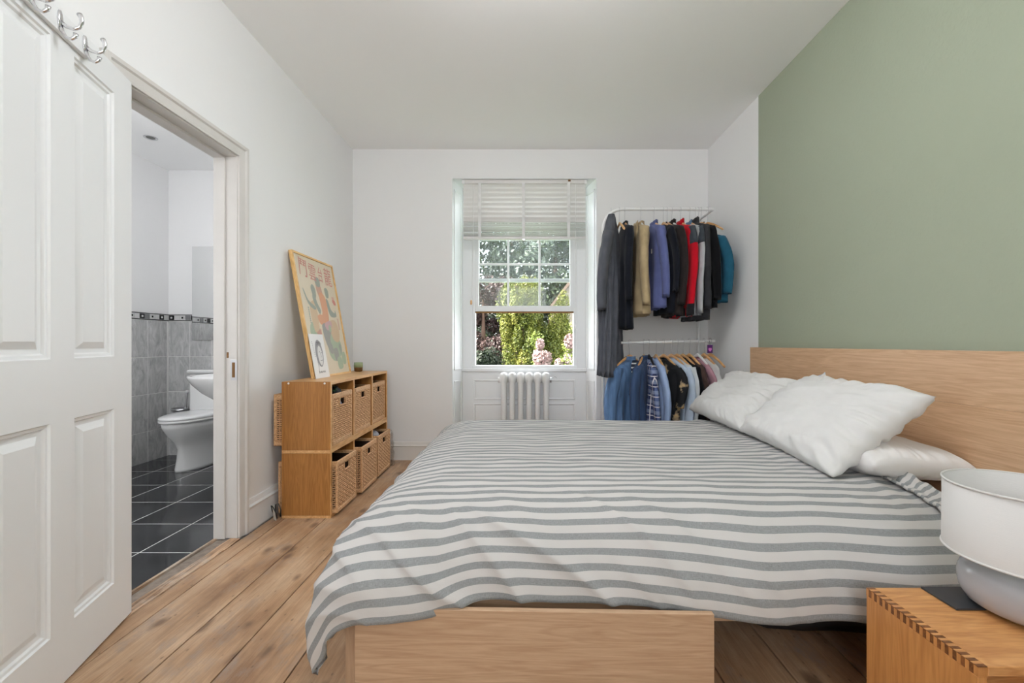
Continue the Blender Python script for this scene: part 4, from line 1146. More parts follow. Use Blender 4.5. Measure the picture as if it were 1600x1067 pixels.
for j in range(NV + 1):
    for i in range(NU + 1):
        u, v = U[i], Vv[j]
        p = max(0.0, XS - u)                 # past the foot roll
        q = max(0.0, -v); far = max(0.0, v - (YFAR - YS))
        pe = p * (0.60 / 0.62) * (0.93 if far > 0 else 1.0)
        hem = near_len(max(u, XS))
        qe = q / 0.60 * hem
        s = qe if q > 0 else far * 0.9
        n_ = 5.0
        r = (pe ** n_ + s ** n_) ** (1 / n_) if (pe > 0 or s > 0) else 0.0
        o_, d_ = prof(r)
        if r > 0:
            hyp = math.hypot(pe, s)
            dx, dy = pe / r, s / r
            cb_ = 1 + 0.16 * (min(dx, dy) ** 2)
        else: dx = dy = 0.0; cb_ = 1.0
        o_ *= cb_
        x = max(u, XS) - o_ * dx
        y = (YS - o_ * dy) if q > 0 else ((YFAR + o_ * dy * 0.72) if far > 0 else YS + v)
        # gentle crown, sinking slightly to the far side
        z = ZT - d_ - 0.016 * smooth(1.9, 3.0, y) + 0.012 * fbm((u * 1.3, v * 1.3, 0.3), 1, 2)
        w = smooth(0.05, 0.5, max(q, p * 0.8))
        # slanting drag folds over the near side and the foot corner
        ca_, sa_ = math.cos(0.75), math.sin(0.75)
        c1 = u * ca_ + v * sa_; c2 = u * sa_ - v * ca_
        fold = noise.noise(Vector((c1 * 5.0, c2 * 1.1, 3.0)))
        ridge = (1 - abs(noise.noise(Vector((c1 * 9.0, c2 * 1.5, 7.0)))) * 2.2)
        side = 1.0 - 0.8 * smooth(-0.1, 0.9, u)
        A = w * (0.016 * fold + 0.020 * max(0, ridge) ** 2 * side)
        # small ripples on the top
        top = (1 - w)
        A2 = top * (0.0045 * noise.noise(Vector((u * 4.2, v * 13.0, 1.0))) + 0.0030 * noise.noise(Vector((u * 9, v * 24.0, 5.0))))
        # creases gathered by the pillows
        gp = smooth(0.85, 1.35, u) * (1 - w)
        A2 += gp * 0.010 * noise.noise(Vector((u * 16, v * 5.0, 2.0)))
        x += -dx * A * smooth(0, 0.3, r); y += (-1 if q > 0 else 1) * dy * A * smooth(0, 0.3, r)
        z += (A2 + A * (1 - smooth(0.2, 0.5, r)))
        # hem wave and the crumpled corner
        if q > 0.3: y += 0.008 * math.sin(u * 7.5 + 1) * smooth(0.3, 0.6, q) - 0.045 * smooth(0.2, 0.5, q) * (1 - smooth(-0.42, -0.15, u)) - 0.03 * smooth(0.2, 0.5, q) * smooth(0.4, 0.7, u)
        if p > 0.15 and q > 0.15:
            cc = smooth(0.15, 0.5, p) * smooth(0.15, 0.5, q)
            x += cc * 0.02 * math.sin(9 * (p - q))
            y += cc * 0.018 * math.sin(14 * (p - q) + 1)
            z += cc * 0.03
        if p > 0.2 and q > 0.2:      # the corner hangs down past the foot of the bed in a point
            c2_ = smooth(0.20, 0.58, p) * smooth(0.22, 0.60, q)
            T_ = Vector((-0.590 + 0.30 * max(0, q - p) + 0.012 * math.sin(30 * (p - q)), 1.225 + 0.16 * max(0, p - q) + 0.015 * math.sin(24 * (p - q)), 0.112 + 0.22 * abs(p - q)))
            x += (T_.x - x) * c2_; y += (T_.y - y) * c2_; z += (T_.z - z) * c2_
        z = max(z, 0.035)
        verts.append((x, y, z)); uvs.append((u, v))
faces = []
for j in range(NV):
    for i in range(NU):
        a = j * (NU + 1) + i
        faces.append((a, a + NU + 1, a + NU + 2, a + 1))
me = bpy.data.meshes.new('duvet_cover')
me.from_pydata([(x - bx_, y - by_, z - 0.47) for x, y, z in verts], [], faces)
uvl = me.uv_layers.new(name='UVMap')
lv = np.zeros(len(me.loops), dtype=np.int32); me.loops.foreach_get('vertex_index', lv)
uvl.data.foreach_set('uv', np.array(uvs, dtype=np.float32)[lv].ravel())
me.polygons.foreach_set('use_smooth', [True] * len(me.polygons))
GREY, WHITE = lin(146, 148, 149), lin(200, 197, 195)
M['duvet'] = mat_stripes('striped_linen', 1, 0.053, 0.46, GREY, WHITE, phase=0.23)
me.materials.append(M['duvet'])
dv = thing('duvet', 'grey and white striped duvet spread over the bed', 'duvet', (bx_, by_, 0.47))
do = link('duvet_cover', me, dv)
so = do.modifiers.new('thickness', 'SOLIDIFY'); so.thickness = 0.016; so.offset = -1

# hem of the duvet turned up by the pillows, running across the bed
def strip_cloth(name, label, path, width_dir, w, mat, parent, amp=0.006, nn=60, mm=8, arch=0.02):
    V_, UV_, F_ = [], [], []
    P = [Vector(p) for p in path]
    for k in range(nn + 1):
        t = k / nn * (len(P) - 1); a = min(int(t), len(P) - 2); f_ = t - a
        c = P[a].lerp(P[a + 1], f_)
        for m_ in range(mm + 1):
            s_ = m_ / mm
            q = c + Vector(width_dir) * (s_ - 0.5) * w + Vector((0, 0, arch * math.sin(PI * s_)))
            q.z += amp * noise.noise(Vector((k * 0.35, s_ * 5, 1))) + amp * 0.6 * math.sin(s_ * 9 + k * 0.1)
            V_.append(q); UV_.append((s_ * w, k / nn * 1.2))
    for k in range(nn):
        for m_ in range(mm):
            a = k * (mm + 1) + m_
            F_.append((a, a + 1, a + mm + 2, a + mm + 1))
    me = bpy.data.meshes.new(name); me.from_pydata([tuple(v) for v in V_], [], F_)
    ul = me.uv_layers.new(name='UVMap'); l_ = np.zeros(len(me.loops), dtype=np.int32); me.loops.foreach_get('vertex_index', l_)
    ul.data.foreach_set('uv', np.array(UV_, dtype=np.float32)[l_].ravel())
    me.polygons.foreach_set('use_smooth', [True] * len(me.polygons)); me.materials.append(mat)
    o = link(name, me, parent)
    so = o.modifiers.new('thickness', 'SOLIDIFY'); so.thickness = 0.01; so.offset = -1
    return o
strip_cloth('turned_hem', None, [(1.375 - bx_, 1.27 - by_, 0.40 - 0.47), (1.36 - bx_, 1.38 - by_, 0.515 - 0.47), (1.355 - bx_, 1.52 - by_, 0.556 - 0.47), (1.36 - bx_, 1.75 - by_, 0.566 - 0.47), (1.36 - bx_, 2.10 - by_, 0.566 - 0.47)], (1, 0.05, 0), 0.085, M['duvet'], dv, 0.012, arch=0.018)

# ---------------------------------------------------------------- pillows
def pillow(label, loc, rot, L_, W_, T_, mat, seed, cat='pillow', plump=0.5, group='pillows on the bed', ear=0.06, wr=1.0):
    n, m_ = 100, 66
    top, bot, idx = [], [], {}
    V_ = []; UV_ = []
    def pt(u, v, s):
        e = max(0, (1 - abs(u) ** 3.2)) * max(0, (1 - abs(v) ** 3.2))
        t = T_ / 2 * e ** plump
        # edges pulled in between the corners
        x = u * L_ / 2 * (1 - ear * (1 - v * v) * abs(u) ** 3)
        y = v * W_ / 2 * (1 - ear * (1 - u * u) * abs(v) ** 3)
        rad = math.hypot(u, v)
        pinch = smooth(0.55, 0.95, max(abs(u), abs(v)))
        ang_ = math.atan2(v, u)
        wrk = wr * (0.016 * noise.noise(Vector((u * 2.0 + seed, v * 2.6, s * 0.5))) + 0.006 * noise.noise(Vector((u * 5.0 + v * 3 + seed, v * 7, s))) + pinch * 0.022 * noise.noise(Vector((ang_ * 9 + seed, rad * 1.5, s))) + 0.006 * max(0, 1 - 3 * abs(noise.noise(Vector((u * 1.1 - v * 2.2 + seed, (u * 1.2 + v * 0.8) * 0.5, 4 + seed))))) ** 2 * e)
        return (x, y, s * t + wrk * (0.25 + 0.75 * min(1, t / (T_ * 0.3))))
    for s in (1, -1):
        for j in range(m_ + 1):
            for i in range(n + 1):
                u = -1 + 2 * i / n; v = -1 + 2 * j / m_
                edge = i in (0, n) or j in (0, m_)
                if s == -1 and edge:
                    idx[(s, i, j)] = idx[(1, i, j)]; continue
                idx[(s, i, j)] = len(V_); V_.append(pt(u, v, s)); UV_.append((u * L_ / 2, v * W_ / 2))
    F_ = []
    for s in (1, -1):
        for j in range(m_):
            for i in range(n):
                q = [idx[(s, i, j)], idx[(s, i + 1, j)], idx[(s, i + 1, j + 1)], idx[(s, i, j + 1)]]
                F_.append(q if s == 1 else q[::-1])
    me = bpy.data.meshes.new('pillow'); me.from_pydata(V_, [], F_)
    ul = me.uv_layers.new(name='UVMap'); l_ = np.zeros(len(me.loops), dtype=np.int32); me.loops.foreach_get('vertex_index', l_)
    ul.data.foreach_set('uv', np.array(UV_, dtype=np.float32)[l_].ravel())
    me.polygons.foreach_set('use_smooth', [True] * len(me.polygons)); me.materials.append(mat)
    o = link('pillow', me, None, loc); o.rotation_euler = rot
    return tag(o, label, cat, group)
def frame_rot(xa, ya):
    """euler from the pillow's long axis and its short axis (world vectors)"""
    X = Vector(xa).normalized(); Y = Vector(ya); Y = (Y - X * Y.dot(X)).normalized(); Z = X.cross(Y)
    return Matrix((X, Y, Z)).transposed().to_euler()
striped_pillow = mat_stripes('pale_striped_pillowcase', 1, 0.03, 0.4, lin(196, 202, 210), lin(222, 221, 220), 0)
# two flat pillows against the headboard under the others
pillow('white pillow lying flat against the headboard beside the lamp', (1.420, 1.925, 0.600), frame_rot((0.02, 1, 0), (-1, 0.02, 0.04)), 0.80, 0.36, 0.150, M['sheet'], 3, plump=0.36, ear=0.02, wr=0.35)
pillow('white pillow lying flat under the far leaning pillow', (1.420, 2.68, 0.600), frame_rot((0.02, 1, 0), (-1, 0.02, 0.04)), 0.74, 0.36, 0.150, striped_pillow, 9, plump=0.36, ear=0.02, wr=0.35)
pillow('large white pillow leaning at the near side of the bed', (1.325, 1.965, 0.708), frame_rot((-0.05, -0.7235, -0.012), (0.305, -0.14, 0.2615)), 0.80, 0.46, 0.17, M['pillow'], 21, plump=0.42)
pillow('white pillow leaning at the window side of the bed', (1.345, 2.71, 0.700), frame_rot((0.0, -0.675, -0.01), (0.31, 0.065, 0.24)), 0.74, 0.43, 0.17, M['pillow'], 33, plump=0.42)
pillow('pale pillow tucked behind the two leaning pillows, corner showing', (1.505, 2.27, 0.715), frame_rot((0.0, -0.8, 0.42), (0.12, 0.42, 0.8)), 0.30, 0.26, 0.11, striped_pillow, 44, plump=0.5)

# dark bag stored under the bed
mb = lump('holdall_bag', (1.07, 1.76, 0.098), (0.46, 0.30, 0.090), plain('black_nylon', (0.012, 0.012, 0.013, 1), 0.6), 'black fabric holdall stored under the bed', 'bag', 11, 0.22, 2.0)

# ================================================================== NIGHTSTAND
NX0, NX1, NY0, NY1, NZ = 0.900, 1.420, 0.862, 1.143, 0.400
ns_ = thing('nightstand', 'small oak box nightstand with finger-jointed corners', 'nightstand', ((NX0 + NX1) / 2, (NY0 + NY1) / 2, 0))
nx, ny = (NX0 + NX1) / 2, (NY0 + NY1) / 2
t = 0.020
def nb(name, xa, xb, ya, yb, za, zb, mat, bev=0.0015, parent=ns_):
    return MB().box(xa - nx, xb - nx, ya - ny, yb - ny, za, zb, bev).build(name, mat, parent)
nf = 33; pit = (NY1 - NY0) / nf
nb('top_board', NX0 + t, NX1 - t, NY0, NY1, NZ - t, NZ, M['stand_x'])
nb('side_board', NX0, NX0 + t, NY0, NY1, 0, NZ - t, M['stand_z']); nb('side_board', NX1 - t, NX1, NY0, NY1, 0, NZ - t, M['stand_z'])
nb('bottom_board', NX0 + t, NX1 - t, NY0, NY1, 0.05, 0.05 + t, M['stand_x']); nb('back_board', NX0 + t, NX1 - t, NY1 - 0.008, NY1, 0.07, NZ - t, M['stand_x'])
for k in range(nf):
    ya = NY0 + pit * k; yb = ya + pit
    for xa, xb in ((NX0, NX0 + t), (NX1 - t, NX1)):
        if k % 2 == 0:   # fingers of the side: end grain shows on top
            o = nb('joint_finger', xa, xb, ya + 0.0001, yb - 0.0001, NZ - t, NZ - 0.0012, M['stand_z'], 0.0)
            nb('end_grain', xa + 0.0005, xb - 0.0005, ya + 0.0004, yb - 0.0004, NZ - 0.0012, NZ + 0.0004, M['endgrain'], 0.0, o)
        else:            # fingers of the top: end grain shows on the side
            s_ = -1 if xa == NX0 else 1
            o = nb('joint_finger', xa + (0.0012 if s_ < 0 else 0), xb - (0 if s_ < 0 else 0.0012), ya + 0.0001, yb - 0.0001, NZ - t, NZ, M['stand_x'], 0.0)
            if s_ < 0: nb('end_grain', xa - 0.0004, xa + 0.0012, ya + 0.0004, yb - 0.0004, NZ - t + 0.0005, NZ - 0.0005, M['endgrain'], 0.0, o)
# grey folded cloth inside
lump('grey_pouch', (1.12, 0.98, 0.125), (0.12, 0.075, 0.05), cloth('grey_felt', lin(150, 150, 156)), 'grey pouch inside the nightstand', 'pouch', 8, 0.12)
bk = thing('dark_booklet', 'thin dark booklet on the nightstand under the lamp', 'book', (1.135, 1.088, NZ + 0.0005), 0)
MB().box(-0.097, 0.105, -0.045, 0.050, 0, 0.005, 0.001).build('cover', plain('charcoal_cover', lin(52, 54, 58), 0.45, var=0.2, vscale=20), bk)
MB().box(-0.094, 0.102, -0.043, 0.048, 0.0012, 0.0040).build('pages', plain('page_edges', lin(170, 166, 160), 0.8), bk)

# ================================================================== LAMP
lm = thing('table_lamp', 'squat grey ceramic table lamp with white drum shade', 'lamp', (1.190, 1.030, NZ + 0.006))
mb = MB(); mb.smooth = True
mb.lathe([(0.078, 0.0), (0.092, 0.003), (0.106, 0.013), (0.115, 0.030), (0.1185, 0.050), (0.118, 0.070), (0.113, 0.086), (0.101, 0.098), (0.080, 0.105), (0.050, 0.108)], 56)
m_base = plain('glazed_grey_ceramic', lin(172, 172, 176), 0.22, var=0.05, vscale=10); m_base.node_tree.nodes['Principled BSDF'].inputs['Coat Weight'].default_value = 0.4
mb.build('base', m_base, lm)
mb = MB(); mb.smooth = True; mb.lathe([(0.048, 0.106), (0.040, 0.113), (0.026, 0.118), (0.022, 0.130), (0.018, 0.145), (0.018, 0.185)], 28); mb.build('neck', m_base, lm)
sh_m, nt, b = nmat('white_linen_shade'); b.inputs['Base Color'].default_value = (0.66, 0.645, 0.63, 1); b.inputs['Roughness'].default_value = 0.9
tc = N(nt, 'ShaderNodeTexCoord'); mp = N(nt, 'ShaderNodeMapping'); mp.inputs['Scale'].default_value = (60, 60, 900); nt.links.new(tc.outputs['Object'], mp.inputs['Vector'])
n1 = N(nt, 'ShaderNodeTexNoise'); n1.inputs['Scale'].default_value = 1; nt.links.new(mp.outputs[0], n1.inputs['Vector'])
bp = N(nt, 'ShaderNodeBump'); bp.inputs['Strength'].default_value = 0.15; bp.inputs['Distance'].default_value = 0.002; nt.links.new(n1.outputs['Fac'], bp.inputs['Height']); nt.links.new(bp.outputs[0], b.inputs['Normal'])
b.inputs['Subsurface Weight'].default_value = 0.0
R0, R1, z0_, z1_ = 0.146, 0.145, 0.130, 0.295
mb = MB(); mb.smooth = True
nn = 72
mb.lathe([(R0, z0_), (R1, z1_), (R1 - 0.0025, z1_), (R0 - 0.0025, z0_), (R0, z0_)], nn, cap=False)
shd = mb.build('shade', sh_m, lm)
for r_, z_ in ((R0, z0_), (R1, z1_)):
    mb = MB(); mb.smooth = True
    mb.tube([(r_ * math.cos(2 * PI * i / nn), r_ * math.sin(2 * PI * i / nn), z_) for i in range(nn + 1)], 0.0028, 8, cap=False); mb.build('shade_rim', sh_m, shd)
mb = MB()
for k in range(3):
    a = 2 * PI * k / 3 + 0.4
    mb.tube([(0.02 * math.cos(a), 0.02 * math.sin(a), 0.18), (0.10 * math.cos(a), 0.10 * math.sin(a), 0.18), ((R1 - 0.004) * math.cos(a), (R1 - 0.004) * math.sin(a), z1_ - 0.012)], 0.002, 6)
mb.build('shade_spider', M['whitemetal'], lm)
mb = MB(); mb.smooth = True; mb.lathe([(0.012, 0.185), (0.014, 0.195), (0.026, 0.22), (0.028, 0.235), (0.020, 0.255), (0.004, 0.262)], 20); mb.build('bulb', plain('opal_bulb', (0.85, 0.85, 0.83, 1), 0.2), lm)

# ================================================================== TOILET, BASIN, MIRROR, BRUSH
tl = thing('toilet', 'white ceramic toilet with closed lid', 'toilet', (-2.79, 4.06, 0))
def egg(w, l0, l1, z, n=36, ex=2.2):
    """oval: half width w, reaching from y=-l1 (front) to y=-l0 (back)"""
    cy = -(l0 + l1) / 2; hl = (l1 - l0) / 2
    r_ = []
    for i in range(n):
        t_ = 2 * PI * i / n
        c_, s_ = math.cos(t_), math.sin(t_)
        e = 2 / ex
        xx = w * math.copysign(abs(c_) ** e, c_); yy = hl * math.copysign(abs(s_) ** e, s_)
        taper = 1 - 0.16 * max(0, -yy / hl)
        r_.append((xx * taper, cy + yy, z))
    return r_
mb = MB(); mb.smooth = True
mb.loft([egg(0.105, 0.10, 0.55, 0.0), egg(0.105, 0.10, 0.55, 0.02), egg(0.092, 0.12, 0.535, 0.10), egg(0.088, 0.13, 0.53, 0.18), egg(0.105, 0.12, 0.56, 0.24), egg(0.145, 0.10, 0.61, 0.30), egg(0.172, 0.08, 0.645, 0.36), egg(0.178, 0.07, 0.655, 0.405)])
mb.build('pan', M['ceramic'], tl)
mb = MB(); mb.smooth = True
mb.loft([egg(0.182, 0.16, 0.665, 0.408), egg(0.186, 0.155, 0.67, 0.416), egg(0.184, 0.155, 0.668, 0.428)]); mb.build('seat', M['ceramic'], tl)
mb = MB(); mb.smooth = True
mb.loft([egg(0.182, 0.155, 0.666, 0.431), egg(0.187, 0.15, 0.671, 0.438), egg(0.184, 0.152, 0.667, 0.448), egg(0.165, 0.17, 0.64, 0.456), egg(0.10, 0.24, 0.55, 0.459)]); mb.build('lid', M['ceramic'], tl)
MB().box(-0.195, 0.195, -0.185, -0.01, 0.40, 0.775, 0.022, seg=3).build('cistern', M['ceramic'], tl)
MB().box(-0.205, 0.205, -0.198, -0.006, 0.776, 0.806, 0.010, seg=2).build('cistern_lid', M['ceramic'], tl)
mb = MB(); mb.tube([(0.0, -0.10, 0.806), (0.0, -0.10, 0.812)], 0.022, 18); mb.build('flush_button', M['chrome'], tl)

bs = thing('wash_basin', 'white rounded wash basin on a pedestal in the bathroom', 'basin', (-2.09, 3.12, 0))
def basin_ring(rx, ry, z, n=40, xo=0.0): return [(xo + rx * math.cos(2 * PI * i / n), ry * math.sin(2 * PI * i / n), z) for i in range(n)]
mb = MB(); mb.smooth = True
mb.loft([basin_ring(0.07, 0.08, 0.60, xo=0.06), basin_ring(0.13, 0.14, 0.645, xo=0.04), basin_ring(0.19, 0.20, 0.70, xo=0.02), basin_ring(0.235, 0.25, 0.76, xo=0.01), basin_ring(0.252, 0.27, 0.805), basin_ring(0.250, 0.268, 0.818), basin_ring(0.225, 0.24, 0.816), basin_ring(0.19, 0.20, 0.76), basin_ring(0.10, 0.11, 0.70), basin_ring(0.02, 0.02, 0.69)])
mb.build('bowl', M['ceramic'], bs)
mb = MB(); mb.smooth = True
mb.loft([basin_ring(0.09, 0.10, 0.0, xo=0.10), basin_ring(0.075, 0.085, 0.1, xo=0.10), basin_ring(0.065, 0.075, 0.45, xo=0.09), basin_ring(0.08, 0.09, 0.62, xo=0.07)]); mb.build('pedestal', M['ceramic'], bs)
mb = MB(); mb.smooth = True; mb.tube([(0.20, 0, 0.815), (0.20, 0, 0.90), (0.18, 0, 0.925), (0.10, 0, 0.92), (0.09, 0, 0.90)], 0.012, 12); mb.build('tap', M['chrome'], bs)

mr_ = thing('wall_mirror', 'frameless bathroom mirror above the toilet', 'mirror', (-2.86, 4.056, 1.51))
MB().box(-0.225, 0.225, -0.006, 0, -0.435, 0.435, 0.001).build('mirror_glass', M['mirror'], mr_)
MB().box(-0.22, 0.22, 0, 0.005, -0.43, 0.43).build('mirror_back', M['gloss'], mr_)

tb = thing('toilet_brush', 'steel wall-mounted toilet brush in a shallow holder', 'toilet brush', (-3.13, 3.985, 0.43))
mb = MB(); mb.smooth = True; mb.lathe([(0.045, -0.08), (0.055, -0.02), (0.075, 0.0), (0.078, 0.022), (0.070, 0.022), (0.05, -0.01)], 28); mb.build('holder', M['steel'], tb)
MB().box(-0.02, 0.02, 0.05, 0.078, -0.02, 0.02, 0.003).build('wall_bracket', M['steel'], tb)
mb = MB(); mb.tube([(0.03, 0, -0.01), (0.052, 0, 0.165)], 0.010, 12); mb.build('brush_handle', M['chrome'], tb)
mb = MB(); mb.tube([(0.052, 0, 0.165), (0.054, 0, 0.185)], 0.013, 12); mb.build('handle_cap', M['whitemetal'], tb)

# ================================================================== CLOTHES RAIL
RY, RZ1, RZ2 = 3.500, 2.122, 1.050
RXL, RXR = 0.640, 1.530
rk = thing('clothes_rail', 'white tubular two-tier clothes rail in the corner', 'clothes rack', (0, 0, 0))
rk.location = ((RXL + RXR) / 2, RY, 0)
rcx = (RXL + RXR) / 2
def arc(c, r, a0, a1, e1, e2, n=8):
    c = Vector(c); e1 = Vector(e1); e2 = Vector(e2)
    return [c + e1 * r * math.cos(a0 + (a1 - a0) * k / n) + e2 * r * math.sin(a0 + (a1 - a0) * k / n) for k in range(n + 1)]
rad = 0.0125
l_, r_e = RXL - rcx, RXR - rcx
bend = 0.16
pts = [Vector((l_, 0, 0.0)), Vector((l_, 0, 1.0)), Vector((l_, 0, RZ1 - bend))]
pts += arc((l_ + bend, 0, RZ1 - bend), bend, PI, PI / 2, (1, 0, 0), (0, 0, 1))[1:]
pts += [Vector((r_e - 0.03, 0, RZ1))]
pts += arc((r_e - 0.03, 0.03, RZ1), 0.03, -PI / 2, 0, (1, 0, 0), (0, 1, 0), 5)[1:]
pts += [Vector((r_e, 0.26, RZ1))]
pts += arc((r_e, 0.26, RZ1 - 0.05), 0.05, PI / 2, 0, (0, 1, 0), (0, 0, 1), 5)[1:]
pts += [Vector((r_e, 0.31, 1.0)), Vector((r_e, 0.31, 0.0))]
mb = MB(); mb.smooth = True; mb.tube(pts, rad, 14); mb.build('upper_rail', M['whitemetal'], rk)
mb = MB(); mb.smooth = True; mb.tube([(l_, 0, RZ2 - 0.005), (r_e + 0.01, 0, RZ2 + 0.012)], 0.011, 12)
mb.tube([(r_e, 0.31, RZ2 + 0.012), (r_e, 0.0, RZ2 + 0.012)], 0.009, 10); mb.build('lower_rail', M['whitemetal'], rk)
mb = MB(); mb.smooth = True; mb.tube([(l_, -0.18, 0.015), (l_, 0.31, 0.015)], rad, 12); mb.build('foot_bar', M['whitemetal'], rk)
mb = MB(); mb.smooth = True; mb.tube([(l_, 0.31, 0.015), (r_e, 0.31, 0.015)], rad, 12); mb.build('foot_bar', M['whitemetal'], rk)
for k in range(4):
    mb = MB(); mb.tube([(l_ - 0.0135, 0, 1.93 - 0.04 * k), (l_ - 0.011, 0, 1.93 - 0.04 * k)], 0.004, 8); mb.build('screw', M['steel'], rk)


def rx(px): return (px - 818) / 194.3

# ---- hangers
def hanger_mesh(kind):
    mb = MB(); mb.smooth = True
    hook = arc((0, 0, -0.0012), 0.0165, -0.35 * PI, PI, (0, 1, 0), (0, 0, 1), 14)
    hook = [Vector(p) for p in hook]
    hook = hook[::-1]
    path = [Vector((0, -0.004, -0.125)), Vector((0, -0.005, -0.06)), Vector((0, -0.0135, -0.02))] + hook
    mb.tube(path, 0.0016, 6)
    hk = mb.mesh('hook', M['steel'])
    mb = MB(); mb.smooth = True
    rings = []
    n = 20
    for k in range(n + 1):
        s = -1 + 2 * k / n
        y = 0.180 * s; z = -0.108 - 0.088 * abs(s) ** 1.35
        wd = 0.0065 + 0.004 * abs(s); ht = 0.030 - 0.015 * abs(s)
        rings.append([(wd * math.cos(t), y, z - 0.010 + ht * 0.5 * math.sin(t)) for t in [2 * PI * i / 10 for i in range(10)]])
    mb.loft(rings)
    return hk, mb
HK, HB = hanger_mesh('x')
HBm = {'wood': HB.mesh('hanger_bar', M['hanger']), 'white': HB.mesh('hanger_bar', M['whitemetal']), 'black': HB.mesh('hanger_bar', M['black'])}
HLAB = {'wood': 'wooden clothes hanger', 'white': 'white plastic clothes hanger', 'black': 'black clothes hanger'}
def hanger(x, z, yaw, kind, where, tilt=0.0):
    h = thing('clothes_hanger', '%s %s' % (HLAB[kind], where), 'hanger', (x, RY, z), yaw, 'hangers on the clothes rail')
    h.rotation_euler = (0, tilt, yaw)
    link('hook', HK, h); link('hanger_bar', HBm[kind], h)
    return h

# ---- garments
def garment(name, label, cat, x, z, yaw, L_, mats, W=0.215, T=0.050, sleeve=0.56, seed=0, flare=1.0, collar=0.03, hood=False, fold=0.012, sl_out=0.03, sr=0.060, open_front=False, row='upper', kf=42.0, tilt=0.0, lv=None, sl_z=-0.125, pleats=0):
    """hangs from the rail; width along local y, thickness along local x"""
    g = thing(name, label, cat, (x, RY, z - (0.068 if row == 'upper' else 0.082)), yaw, 'clothes on the %s rail' % row)
    g.rotation_euler = (0, tilt, yaw)
    n = 80
    mb = MB(); mb.smooth = True
    lv = lv or [(-0.066, 0.050, 0.62), (-0.078, 0.085, 0.70), (-0.094, 0.135, 0.78), (-0.112, 0.178, 0.85), (-0.132, 0.203, 0.92), (-0.165, 0.213, 1.0)]
    rings = []
    for zz, w_, tk in lv:
        rings.append((zz, w_ / 0.213 * W, T * tk, 0.0))
    for k in range(1, 21):
        v = k / 20
        zz = lv[-1][0] - (L_ + lv[-1][0]) * v
        rings.append((zz, W * (1 + (flare - 1) * v) * (0.97 - 0.03 * math.sin(v * 3)), T * (1 + 0.10 * math.sin(v * 5 + seed)), v))
    R = []
    for zz, w_, tk, v in rings:
        ring = []
        for i in range(n):
            t_ = 2 * PI * i / n
            c_, s_ = math.cos(t_), math.sin(t_)
            yy = w_ * math.copysign(abs(c_) ** 0.8, c_)
            xx = tk * math.copysign(abs(s_) ** 0.7, s_)
            f_ = fold * min(1, v * 2.2) * (math.sin(kf * yy + seed + 1.5 * noise.noise(Vector((yy * 6, zz * 1.2, seed)))) + 1.0 * noise.noise(Vector((yy * 12 + seed, zz * 2.0, s_))))
            f_ += 0.006 * noise.noise(Vector((yy * 9, zz * 9, seed + s_ * 3)))
            if pleats:
                pl = 1 + 0.16 * min(1, v * 1.6 + 0.1) * math.sin(pleats * t_ + 1.2 * noise.noise(Vector((c_ * 2, zz * 1.5, s_ * 2))) + 0.6 * zz)
                xx *= 1 + (pl - 1) * 2.2; yy *= 1 + (pl - 1) * 0.45
            z2 = zz + (0.010 * noise.noise(Vector((yy * 9, seed, s_))) if v > 0.9 else 0)
            ring.append((xx + f_, yy, z2))
        R.append(ring)
    # turn the hem in so the cloth has thickness
    R.append([(p[0] * 0.88, p[1] * 0.96, p[2] + 0.004) for p in R[-1]])
    R.append([(p[0] * 0.86, p[1] * 0.95, p[2] + 0.06) for p in R[-2]])
    mb.loft(R, True, True)
    body = mb.build('body', mats['body'], g)
    sm = mats.get('sleeve', mats['body'])
    if sleeve > 0:
        for sg in (-1, 1):
            mb = MB(); mb.smooth = True
            rings = []
            for k in range(19):
                v = k / 18
                yy = sg * (W - 0.045 + (0.055 + sl_out) * math.sin(min(1, v * 1.6) * PI / 2) - 0.03 * v)
                zz = sl_z - sleeve * v + 0.02 * math.sin(v * PI)
                ra = sr * (0.75 + 0.35 * math.sin(min(1, v * 3) * PI / 2) - 0.42 * v)
                c = Vector((0.012 * math.sin(v * 4 + seed), yy, zz))
                rg = []
                for i in range(18):
                    t_ = 2 * PI * i / 18
                    wv = 1 + 0.16 * noise.noise(Vector((math.cos(t_) * 2 + seed, v * 7, math.sin(t_) * 2)))
                    slant = 0.45 * (1 - v) * (1 if v < 0.3 else 0.0)
                    rg.append((c.x + T * 0.72 * (1 - 0.25 * v) * math.cos(t_) * wv, c.y + ra * math.sin(t_) * wv, c.z - sg * 0.0 + 0.012 * math.sin(t_) * sg * slant))
                rings.append(rg)
            rings.append([(p[0] * 0.9, p[1] * 0.995, p[2] + 0.02) for p in rings[-1]])
            mb.loft(rings)
            so_ = mb.build('sleeve', sm, g)
            if 'cuff' in mats:
                mb = MB(); mb.smooth = True
                base = rings[15]; end = rings[18]
                mb.loft([[(p[0] * 1.06, p[1] + (p[1] - sum(q[1] for q in rg_) / 18) * 0.06, p[2]) for p in rg_] for rg_ in (rings[16], rings[17], rings[18])], True, True)
                mb.build('cuff', mats['cuff'], so_)
            if 'shoulder' in mats:
                mb = MB(); mb.smooth = True
                mb.loft([[(p[0] * 1.07, p[1] + (p[1] - sum(q[1] for q in rg_) / 18) * 0.07, p[2]) for p in rg_] for rg_ in rings[0:5]], True, True)
                mb.build('shoulder_patch', mats['shoulder'], so_)
    if 'hem' in mats:
        mb = MB(); mb.smooth = True
        mb.loft([[(p[0] * 1.04 + 0.001, p[1] * 1.01, p[2]) for p in r_] for r_ in R[len(lv) + 17: len(lv) + 20]], False, False)
        mb.build('hem_band', mats['hem'], g)
